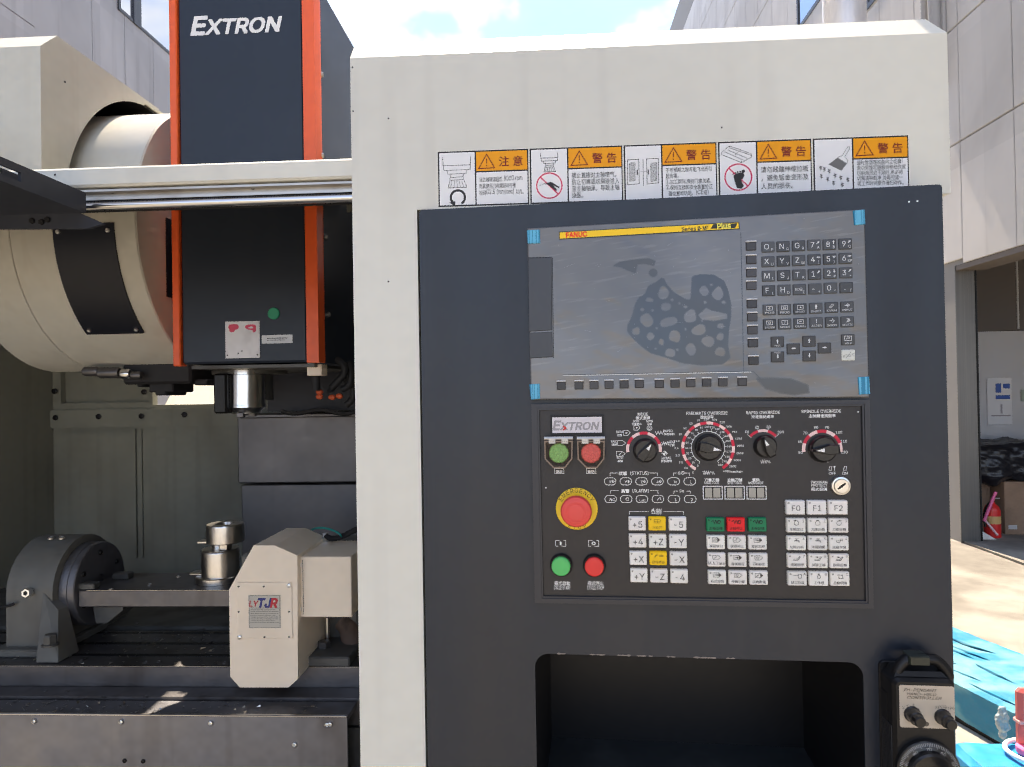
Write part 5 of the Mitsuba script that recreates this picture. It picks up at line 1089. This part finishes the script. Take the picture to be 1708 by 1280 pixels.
def spindle_pic(x, y, s):
    f = lambda a, b: (x + a * s, y + b * s)
    g = [L4([f(-100, 0), f(-98, 60), f(98, 55), f(96, -6)]), L4([f(-95, 62), f(-92, 95), f(94, 88), f(96, 56)]), L4([f(-70, 95), f(-66, 122), f(68, 116), f(70, 90)]), L4([f(-48, 122), f(-46, 145), f(44, 140), f(46, 118)]), L4([f(-50, 148), f(-48, 165), f(48, 160), f(48, 143)]), L4([f(-50, 168), f(-62, 220), f(72, 215), f(52, 165)])]
    for k in range(-2, 3): g.append(L4([f(k * 17, 167), f(k * 24 + 3, 218)], 0.0006))
    return union_all(g)
rot = c4(187, 512); k1 = SH / 91 / 4.27
pic1 = [(union_all([spindle_pic(180, 225, 1.0), sector(*rot, 42 * k1, 58 * k1, -62, 245, 30), Polygon([rot + np.array([a, b]) * k1 for a, b in ((-60, -36), (-18, -24), (-22, -62))])]), INK)]
def ban(c, r): return union_all([Point(c).buffer(r).difference(Point(c).buffer(r * 0.91)), affinity.rotate(sbox(c[0] - r * 0.95, c[1] - r * 0.045, c[0] + r * 0.95, c[1] + r * 0.045), -45, origin=tuple(c))])
b2 = c4(838, 428); gun = union_all([L4([(768, 428), (800, 415), (830, 418)], 0.0006), Polygon([c4(*p) for p in ((815, 410), (850, 402), (912, 438), (908, 447), (862, 425), (896, 460), (884, 466), (836, 428))])])
pic2 = [(union_all([spindle_pic(838, 195, 0.62)]), INK), (ban(b2, 92 * k1), MAG), (gun, INK)]
pic3g = [L4([(1393, 245), (1475, 240), (1478, 415), (1396, 422)], 0.0008, True), L4([(1530, 238), (1614, 234), (1617, 408), (1534, 416)], 0.0008, True), L4([(1505, 240), (1507, 428)]), L4([(1480, 330), (1528, 327)], 0.0005), L4([(1464, 315), (1465, 352)], 0.0016), L4([(1542, 312), (1543, 350)], 0.0016)]
for xa_, xb_ in ((1408, 1448), (1560, 1602)):
    cell = Polygon([c4(xa_, 268), c4(xb_, 264), c4(xb_ + 1, 392), c4(xa_ + 1, 398)]); hs = []
    for i in range(-8, 14):
        hs += [L4([(xa_ + i * 10 - 60, 260), (xa_ + i * 10 + 60, 400)], 0.00036), L4([(xa_ + i * 10 + 60, 260), (xa_ + i * 10 - 60, 400)], 0.00032)]
    pic3g += [union_all(hs).intersection(cell), cell.exterior.buffer(0.00025)]
pic3 = [(union_all(pic3g), INK)]
tr3 = union_all([L5([(380, 183), (432, 138), (582, 192), (585, 212), (515, 252), (378, 196)], lw_, True), L5([(432, 138), (436, 152), (582, 203)]), L5([(400, 178), (530, 236)]), L5([(420, 165), (552, 222)]), L5([(470, 200), (505, 170)]), L5([(515, 240), (515, 252)])])
b4 = c5(493, 350); k5 = SH / 91 / 4.067
foot = union_all([Polygon([c5(*p) for p in ((464, 345), (480, 330), (520, 322), (530, 338), (520, 358), (505, 362), (512, 385), (525, 410), (512, 424), (488, 420), (478, 395))]).buffer(0.0008)] + [Point(c5(x, y)).buffer(r * k5) for x, y, r in ((527, 311, 11), (505, 313, 6), (488, 316, 5.5), (472, 322, 5), (458, 330, 4.5))])
pic4 = [(tr3, INK), (ban(b4, 90 * k5), MAG), (foot, INK)]
brush = union_all([L5([(1165, 218), (1180, 208), (1196, 206), (1235, 145), (1248, 144), (1248, 158), (1215, 212), (1236, 240), (1228, 260)], 0.0006)])
bris = Polygon([c5(*p) for p in ((1165, 218), (1230, 258), (1192, 307), (1104, 264))])
sq = [L5([(x - 8, y - 14), (x + 8, y - 10), (x - 6, y - 2), (x + 8, y + 4), (x - 4, y + 12)], 0.0011) for x, y in ((1050, 290), (1075, 298), (1108, 312), (1055, 346), (1098, 366), (1148, 342), (1187, 356), (1235, 370), (1138, 392), (1196, 404))]
pic5 = [(union_all([brush] + sq), INK), (bris, (0.16, 0.16, 0.16))]
CAU, WRN = '注意', '警告'
sticker(730.8, 793.3, 882, CAU, ('当主轴转速超过 8000 rpm', '时其使用刀具需经动平衡', '检测G2.5 (mm/sec) 以内。'), pic1, 'sticker headed 注意 with a rotating milling cutter, first of the row', 7.6, 11, lambda i: c4(450, 377 + 47 * i))
sticker(884, 947.3, 1039, WRN, ('禁止直接对主轴喷气，', '防止切屑或切屑液进入', '至主轴轴承，导致主轴', '烧毁。'), pic2, 'warning sticker with an air gun crossed out in a red ring', 8.6, 10, lambda i: c4(1100, 347 + 47 * i))
sticker(1041, 1104.2, 1196.3, WRN, ('不可预期之物可能飞出而引', '起伤害。', '1.加工期间,保持门着关紧。', '2.保持互锁和安全装置於正', '  确位置和功能。(CE用)'), pic3, 'warning sticker with two hatched sliding doors', 7.2, 9.4, lambda i: c5(100, 295 + 40 * i))
sticker(1198.5, 1262.6, 1354.6, WRN, ('请勿践踏伸缩拉板', '，避免钣金变形及', '人员的损伤。'), pic4, 'warning sticker with a footprint crossed out in a red ring', 9.0, 14, lambda i: c5(720, 292 + 56 * i))
sticker(1356.8, 1422.8, 1516.5, WRN, ('请时常清理底盘内之切屑!', '若切屑堆积碰触到移动件或', '切削液回流不顺时,务必将', '切屑清除乾净,并每完成一', '项工作时间要作清扫动作。'), pic5, 'warning sticker with a brush sweeping chips, last of the row', 7.0, 9.2, lambda i: c5(1450, 243 + 35.5 * i))

# ------------------------------------------------------------------ hand-held pendant hanging on the console
hh = thing('hand_controller', 'black hand-held pendant with two knobs and a dial hanging on the console', 'hand controller')
HD = 0.040
Pf = lambda x, y, d=HD: P(1440 + x / 5.332, 1040 + y / 5.332, d)
fr = Pf(265, 495); fr2 = Pf(828, 495); ub0, ub1, vb1 = fr[0], fr2[0], fr[1]; vb0 = vb1 - 0.205
bw_ = ub1 - ub0
_bl, _bt = P(1466, 1180)[0], P(1480, 1101)[1]
obj('bracket', [cap(rrect((_bl + ub1 - 0.012) / 2, _bt - 0.095, ub1 - 0.012 - _bl, 0.19, 0.006, 4), 0.0003, 0.004, 0.001), trimesh.creation.box(bounds=[[_bl + 0.0005, _bt - 0.17, 0.004], [_bl + 0.0025, _bt - 0.030, 0.022]])], BLACK, hh, frame=CON)
obj('body', cap(rrect((ub0 + ub1) / 2, (vb0 + vb1) / 2, bw_, vb1 - vb0, 0.008, 5), 0.004, HD, 0.003, 0.86), BLACK, hh, frame=CON, smooth=30)
for k in range(8):
    obj('side_rib', [trimesh.creation.box(bounds=[[ub0 - 0.0012, vb0 + 0.02, 0.007 + k * 0.0036], [ub0 + 0.001, vb1 - 0.055, 0.0088 + k * 0.0036]])], RUBBER, hh, frame=CON)
# carrying handle
hq = [(300, 480), (325, 380), (375, 330), (430, 318), (590, 318), (660, 338), (720, 400), (752, 480)]
hpts = [np.append(P(1440 + a / 5.332, 1040 + b / 5.332, 0.024), 0.024) for a, b in hq]
obj('handle', tube(hpts, 0.0062, 10, 5), BLACK, hh, frame=CON, smooth=True)
g0, g1 = P(1440 + 413 / 5.332, 1040 + 296 / 5.332, 0.034), P(1440 + 600 / 5.332, 1040 + 384 / 5.332, 0.034)
obj('handle_grip', trimesh.convex.convex_hull(cap(rrect(*(0.5 * (g0 + g1)), g1[0] - g0[0], g0[1] - g1[1], 0.0015, 3), 0.014, 0.034, 0.001, 0.9)), mat('mat_grip', (0.022, 0.028, 0.022), 0.22), hh, frame=CON)
obj('shoulder', hull([(ub0 + 0.002, vb1 - 0.004, 0.006), (ub1 - 0.002, vb1 - 0.004, 0.006), (ub0 + 0.002, vb1 - 0.004, HD - 0.006), (ub1 - 0.002, vb1 - 0.004, HD - 0.006), (ub0 + 0.008, vb1 + 0.007, 0.008), (ub1 - 0.010, vb1 + 0.007, 0.008), (ub0 + 0.008, vb1 + 0.005, HD - 0.012), (ub1 - 0.010, vb1 + 0.005, HD - 0.012)]), BLACK, hh, frame=CON)
fpq = [Pf(316, 546), Pf(806, 546), Pf(808, 940), Pf(316, 934)]
fpl = sbox(fpq[0][0], fpq[2][1], fpq[1][0], fpq[0][1]); fpl = rrect((fpl.bounds[0] + fpl.bounds[2]) / 2, (fpl.bounds[1] + fpl.bounds[3]) / 2, fpl.bounds[2] - fpl.bounds[0], fpl.bounds[3] - fpl.bounds[1], 0.0022, 4)
prs = [(prism(fpl, HD, HD + 0.0006), (0.50, 0.43, 0.34))]
mm_ = 0.00073 / 5.332 * 0.93
for s, c, wd in (('ZH-PENDANT', (502, 592), 275), ('HAND-HELD', (515, 628), 245), ('CONTROLLER', (540, 660), 285)): prs.append((flat(text(s, *Pf(*c), 24 * mm_, width=wd * mm_, slant=0.3, bold=1), HD + 0.0009), (0.09, 0.065, 0.05)))
for s, c in (('X', (355, 748)), ('Y', (388, 732)), ('Z', (443, 725)), ('A', (488, 765)), ('B', (510, 803)), ('X1', (655, 745)), ('X10', (705, 738)), ('X100', (765, 750))): prs.append((flat(text(s, *Pf(*c), 22 * mm_), HD + 0.0009), (0.08, 0.07, 0.06)))
prs.append((flat(Point(Pf(560, 893)).buffer(20 * mm_), HD + 0.0009), (0.10, 0.085, 0.065)))
m, c = tinted(prs); obj('face_plate', m, PRINTC, hh, color=c, frame=CON, label='beige printed face plate of the pendant')
for (x, y) in ((432, 805), (702, 828)):
    c = Pf(x, y); r = 62 * mm_
    kb = obj('selector_knob', lathe([(0, HD), (r * 1.12, HD), (r * 1.12, HD + 0.002), (r, HD + 0.003), (r * 0.94, HD + 0.013), (r * 0.7, HD + 0.015), (0, HD + 0.015)], (c[0], c[1], 0), n=24), KNOB, hh, frame=CON, smooth=30)
    obj('top', lathe([(0, HD + 0.014), (r * 0.82, HD + 0.014), (r * 0.78, HD + 0.021), (r * 0.66, HD + 0.0225), (0, HD + 0.0225)], (c[0], c[1], 0), n=10), KNOB, kb, frame=CON)
c = Pf(560, 1290); R_ = 262 * mm_
hw = obj('handwheel', lathe([(0, HD), (R_, HD), (R_, HD + 0.006), (R_ * 0.97, HD + 0.007), (R_ * 0.74, HD + 0.009), (R_ * 0.72, HD + 0.016), (R_ * 0.66, HD + 0.018), (R_ * 0.40, HD + 0.0165), (0, HD + 0.0165)], (c[0], c[1], 0), n=72), KNOB, hh, frame=CON, smooth=25)
tk = []
for k in range(100):
    a = 2 * math.pi * k / 100; d = np.array([math.cos(a), math.sin(a)]); l0 = 0.86 if k % 5 else 0.82
    tk.append(np.array([[*(c + d * R_ * l0 + np.array([-d[1], d[0]]) * s_ * R_ * 0.008), HD + 0.0085 + (0.9 - l0) * 0.006] for s_ in (-1, 1)] + [[*(c + d * R_ * 0.95 + np.array([-d[1], d[0]]) * s_ * R_ * 0.008), HD + 0.0078] for s_ in (1, -1)]))
tm_ = join([trimesh.Trimesh(q, [[0, 1, 2], [0, 2, 3]], process=False) for q in tk])
dg = [flat(text(s, c[0] + R_ * 0.775 * math.cos(math.radians(a)), c[1] + R_ * 0.775 * math.sin(math.radians(a)), 28 * mm_, rot=a - 90), HD + 0.0103) for s, a in (('90', 160), ('80', 126), ('70', 92), ('60', 58), ('50', 24), ('0', 196), ('40', -12))]
obj('dial_marks', join([tm_] + dg), mat('mat_dial_mark', (0.45, 0.45, 0.44), 0.5), hw, frame=CON, kind=None)
obj('crank', lathe([(0, HD + 0.016), (R_ * 0.16, HD + 0.016), (R_ * 0.13, HD + 0.024), (R_ * 0.17, HD + 0.040), (R_ * 0.12, HD + 0.044), (0, HD + 0.044)], (c[0] + R_ * 0.42, c[1] + R_ * 0.10, 0), n=24), KNOB, hw, frame=CON, smooth=30)

# ------------------------------------------------------------------ things in the courtyard and the doorway
def soft(mesh, size, amp, seed, flt=None, k=9.0):
    m = mesh.subdivide_to_size(size); v = np.asarray(m.vertices); m.merge_vertices(); v = np.asarray(m.vertices)
    n = m.vertex_normals; q = meshkit.fbm(v * k, 4, seed) - 0.5
    m.vertices = v + n * (q * amp)[:, None]; return m
bq = [WZ(1588, 1196, 0.0), WZ(1651, 1237, 0.0)]
e0, e1 = bq[0], bq[1]; dirn = (e1 - e0) / np.linalg.norm(e1 - e0); nrm = np.array([-dirn[1], dirn[0], 0]); nrm = nrm if nrm[1] > 0 else -nrm
hB_ = 0.17
pA, pB, pC, pD = (WZ(*q, hB_) for q in ((1545, 1115), (1692, 1190), (1770, 1118), (1540, 1026)))
dirn = (pB - pA) / np.linalg.norm(pB - pA); nrm = np.array([-dirn[1], dirn[0], 0]); e0 = pA * [1, 1, 0]
inset = lambda q, k: q + ((pA + pC) / 2 - q) * k * [1, 1, 0]
pal = hull([q for c_ in (pA, pB, pC, pD) for q in (c_, inset(c_, 0.03) * [1, 1, 0] + [0, 0, 0.02])]).subdivide_to_size(0.03); pal.merge_vertices()
v = np.array(pal.vertices); nn = np.array(pal.vertex_normals)
pal.vertices = v + nn * ((meshkit.fbm(v * 7, 3, 2) - 0.5) * 0.022 + (meshkit.fbm(v * 45, 2, 8) - 0.5) * 0.006)[:, None]
w1 = obj('wrapped_pallet', pal, TARP, smooth=50); tag(w1, 'low pallet load wrapped in pale blue sheeting on the concrete', 'wrapped pallet')
obj('runner', hull([q for c_ in (pA, pB, pC, pD) for q in (inset(c_, 0.05) * [1, 1, 0], inset(c_, 0.05) * [1, 1, 0] + [0, 0, 0.022])]), BLACK, w1)
rg = np.random.default_rng(17)
for k in range(9):
    c_ = pA + (pB - pA) * rg.uniform(0.15, 0.95) + (pD - pA) * (0.12 + 0.085 * k); d_ = dirn * math.cos(rg.uniform(-0.25, 0.25)) + nrm * rg.uniform(-0.3, 0.3); m_ = np.array([-d_[1], d_[0], 0]); L_, W2 = rg.uniform(0.10, 0.26), rg.uniform(0.012, 0.035)
    zt_f = hB_ - 0.002; hh_ = rg.uniform(0.007, 0.015)
    obj('fold', hull([[*(c_ + d_ * L_)[:2], zt_f], [*(c_ - d_ * L_)[:2], zt_f], [*(c_ + m_ * W2 * 1.6)[:2], zt_f], [*(c_ - m_ * W2)[:2], zt_f], [*(c_ - m_ * W2 * 0.8 + d_ * L_ * 0.5)[:2], zt_f + hh_], [*(c_ - m_ * W2 * 0.8 - d_ * L_ * 0.5)[:2], zt_f + hh_ * 0.8]]), TARP, w1)
b0, b1 = WZ(1655, 1236, 0.33), WZ(1665, 1300, 0.33)
sx0, sy0, sy1 = b1[0] - 0.02, b1[1] - 0.3, b0[1]
crate = soft(box(sx0, sx0 + 0.9, sy0, sy1, 0.0, 0.33, 0.02), 0.03, 0.03, 6)
w2 = obj('wrapped_crate', crate, TARP2, smooth=50); tag(w2, 'bright blue wrapped crate carrying a white ring and coral post', 'wrapped crate')
rc = WZ(1729, 1256, 0.345)
rgk = obj('white_ring', trimesh.creation.torus(0.078, 0.007, 48, 12).apply_translation(rc), WPRINT, smooth=True); tag(rgk, 'white ring lying on the bright blue crate round the coral post', 'ring')
cp = thing('coral_post', 'coral red post standing inside the white ring', 'post')
zt2 = WY(1712, 1148, rc[1] + 0.03)[2]; xsh = WY(1701, 1200, rc[1] + 0.015)[0]
obj('shaft', box(xsh, xsh + 0.045, rc[1] + 0.015, rc[1] + 0.045, 0.35, zt2, 0.010), CORAL, cp)
obj('foot', lathe([(0, 0), (0.032, 0), (0.034, 0.004), (0.034, 0.018), (0.030, 0.022), (0, 0.022)], (xsh + 0.022, rc[1] + 0.01, 0.338), n=32), PINK, cp, smooth=40)
obj('band', box(xsh - 0.002, xsh + 0.047, rc[1] + 0.013, rc[1] + 0.047, 0.42, 0.432, 0.003), mat('mat_band', (0.62, 0.30, 0.28), 0.4), cp)
cw = WZ(1668, 1215, 0.05); zz = 0.13
wrapb = soft(trimesh.creation.icosphere(4, 1.0).apply_scale([0.020, 0.016, 0.058]), 0.012, 0.022, 9, k=60).apply_translation([*WY(1672, 1205, 2.62)[:2], WY(1672, 1205, 2.62)[2]])
wk = obj('clear_wrap_bundle', wrapb, CLEARF, smooth=60); tag(wk, 'crumpled clear plastic bundle tied to the end of the blue pallet', 'plastic bundle')

YI = 7.0
xa_ = RX + 0.26
cbx = thing('cardboard_box', 'brown cardboard box under the black bag inside the doorway', 'box')
xb0 = WY(1676, 850, YI)[0]
obj('carton', box(xb0, xb0 + 0.7, YI, YI + 0.5, 0, 0.50, 0.006), CARD, cbx)
obj('flap', box(xb0 + 0.01, xb0 + 0.69, YI - 0.004, YI - 0.001, 0.24, 0.246), CARD, cbx)
obj('label', box(WY(1689, 880, YI)[0] - 0.04, WY(1689, 880, YI)[0] + 0.04, YI - 0.004, YI - 0.001, 0.05, 0.09), INDOOR, cbx)
cb2 = obj('cardboard_box', box(RX + 0.27, xb0 - 0.02, YI + 0.18, YI + 0.5, 0, 0.46, 0.006), CARD); tag(cb2, 'narrow cardboard box behind the fire extinguisher', 'box')
zb0 = WY(1670, 800, YI)[2]; zb1 = WY(1670, 745, YI)[2]
bag = soft(box(RX + 0.265, xb0 + 0.75, YI - 0.06, YI + 0.5, 0.505, zb1 + 0.03, 0.06), 0.05, 0.16, 4, k=5.0)
bg = obj('black_bag', bag, BAG, smooth=50); tag(bg, 'black plastic bag slumped over the cardboard boxes', 'bag')
fe = thing('fire_extinguisher', 'red fire extinguisher standing beside the steel door jamb', 'fire extinguisher')
ex = WY(1655, 870, YI - 0.10)[0]; ey = YI - 0.10
obj('cylinder', lathe([(0, 0), (0.066, 0), (0.069, 0.01), (0.069, 0.25), (0.055, 0.29), (0.028, 0.312), (0.024, 0.33), (0, 0.33)], (ex, ey, 0.0), n=32), RED, fe, smooth=40)
obj('valve', [lathe([(0, 0.325), (0.018, 0.325), (0.018, 0.36), (0, 0.36)], (ex, ey, 0), n=16), box(ex - 0.01, ex + 0.07, ey - 0.012, ey + 0.012, 0.355, 0.37, 0.003)], STEEL, fe)
obj('label', lathe([(0.0695, 0.13), (0.0698, 0.131), (0.0698, 0.20), (0.0695, 0.201)], (ex, ey, 0), n=32), mat('mat_ext_label', (0.62, 0.40, 0.16), 0.5), fe, smooth=40)
obj('hose', tube([(ex - 0.01, ey - 0.02, 0.35), (ex - 0.05, ey - 0.05, 0.33), (ex - 0.085, ey - 0.03, 0.24), (ex - 0.08, ey - 0.03, 0.10)], 0.009), BLACK, fe, smooth=True)
br = thing('pink_broom', 'pink handled broom leaning in front of the fire extinguisher', 'broom')
yb_ = YI - 0.22
obj('handle', rod(WY(1641, 870, yb_), WY(1661, 821, yb_), 0.014, 12), PINK, br, smooth=40)
obj('brace', rod(WY(1643, 868, yb_), WY(1664, 893, yb_ - 0.02), 0.011, 12), mat('mat_pale_pink', (0.75, 0.50, 0.52), 0.4), br, smooth=40)
ph = WY(1649, 898, yb_)
obj('head', hull([(WY(1639, 898, yb_)[0], yb_, 0.0), (WY(1662, 900, yb_)[0], yb_, 0.0), (WY(1639, 884, yb_)[0], yb_ + 0.02, WY(1639, 886, yb_)[2]), (WY(1639, 898, yb_)[0], yb_ + 0.12, 0.0), (WY(1662, 900, yb_)[0], yb_ + 0.12, 0.0)]), ALU, br)
po_ = thing('wall_poster', 'white wall poster with a blue block print on the room wall', 'poster')
a, b = WY(1646, 631, 7.585), WY(1689, 708, 7.585)
obj('sheet', box(a[0], b[0], 7.585, 7.599, b[2], a[2], 0.002), mat('mat_poster', (0.66, 0.64, 0.63), 0.5), po_)
obj('blue_print', join([box(WY(1661, 650, 7.58)[0], WY(1670, 650, 7.58)[0], 7.580, 7.584, WY(1665, 655.5, 7.58)[2], WY(1665, 640, 7.58)[2]), box(WY(1673.5, 645, 7.58)[0], WY(1684.5, 645, 7.58)[0], 7.580, 7.584, WY(1680, 648, 7.58)[2], WY(1680, 640.5, 7.58)[2]), box(WY(1661, 660, 7.58)[0], WY(1684.5, 660, 7.58)[0], 7.580, 7.584, WY(1672, 666, 7.58)[2], WY(1672, 659.5, 7.58)[2])]), mat('mat_blue_print', (0.02, 0.07, 0.30), 0.4), po_)
obj('grey_print', join([box(WY(1669.5, 680, 7.58)[0], WY(1672, 680, 7.58)[0], 7.580, 7.584, WY(1670, 690, 7.58)[2], WY(1670, 675, 7.58)[2]), box(WY(1654, 695, 7.58)[0], WY(1686, 695, 7.58)[0], 7.580, 7.584, WY(1670, 694.5, 7.58)[2], WY(1670, 692.5, 7.58)[2])]), mat('mat_grey_print', (0.30, 0.27, 0.28), 0.5), po_)
a = WY(1705, 660, 7.585)
sg = obj('wall_notice', join([box(a[0] - 0.01, a[0] + 0.25, 7.58, 7.595, a[2] - 0.06, a[2] + 0.06, 0.002)]), mat('mat_notice', (0.30, 0.34, 0.28), 0.5)); tag(sg, 'small greenish notice on the room wall beyond the poster', 'notice')
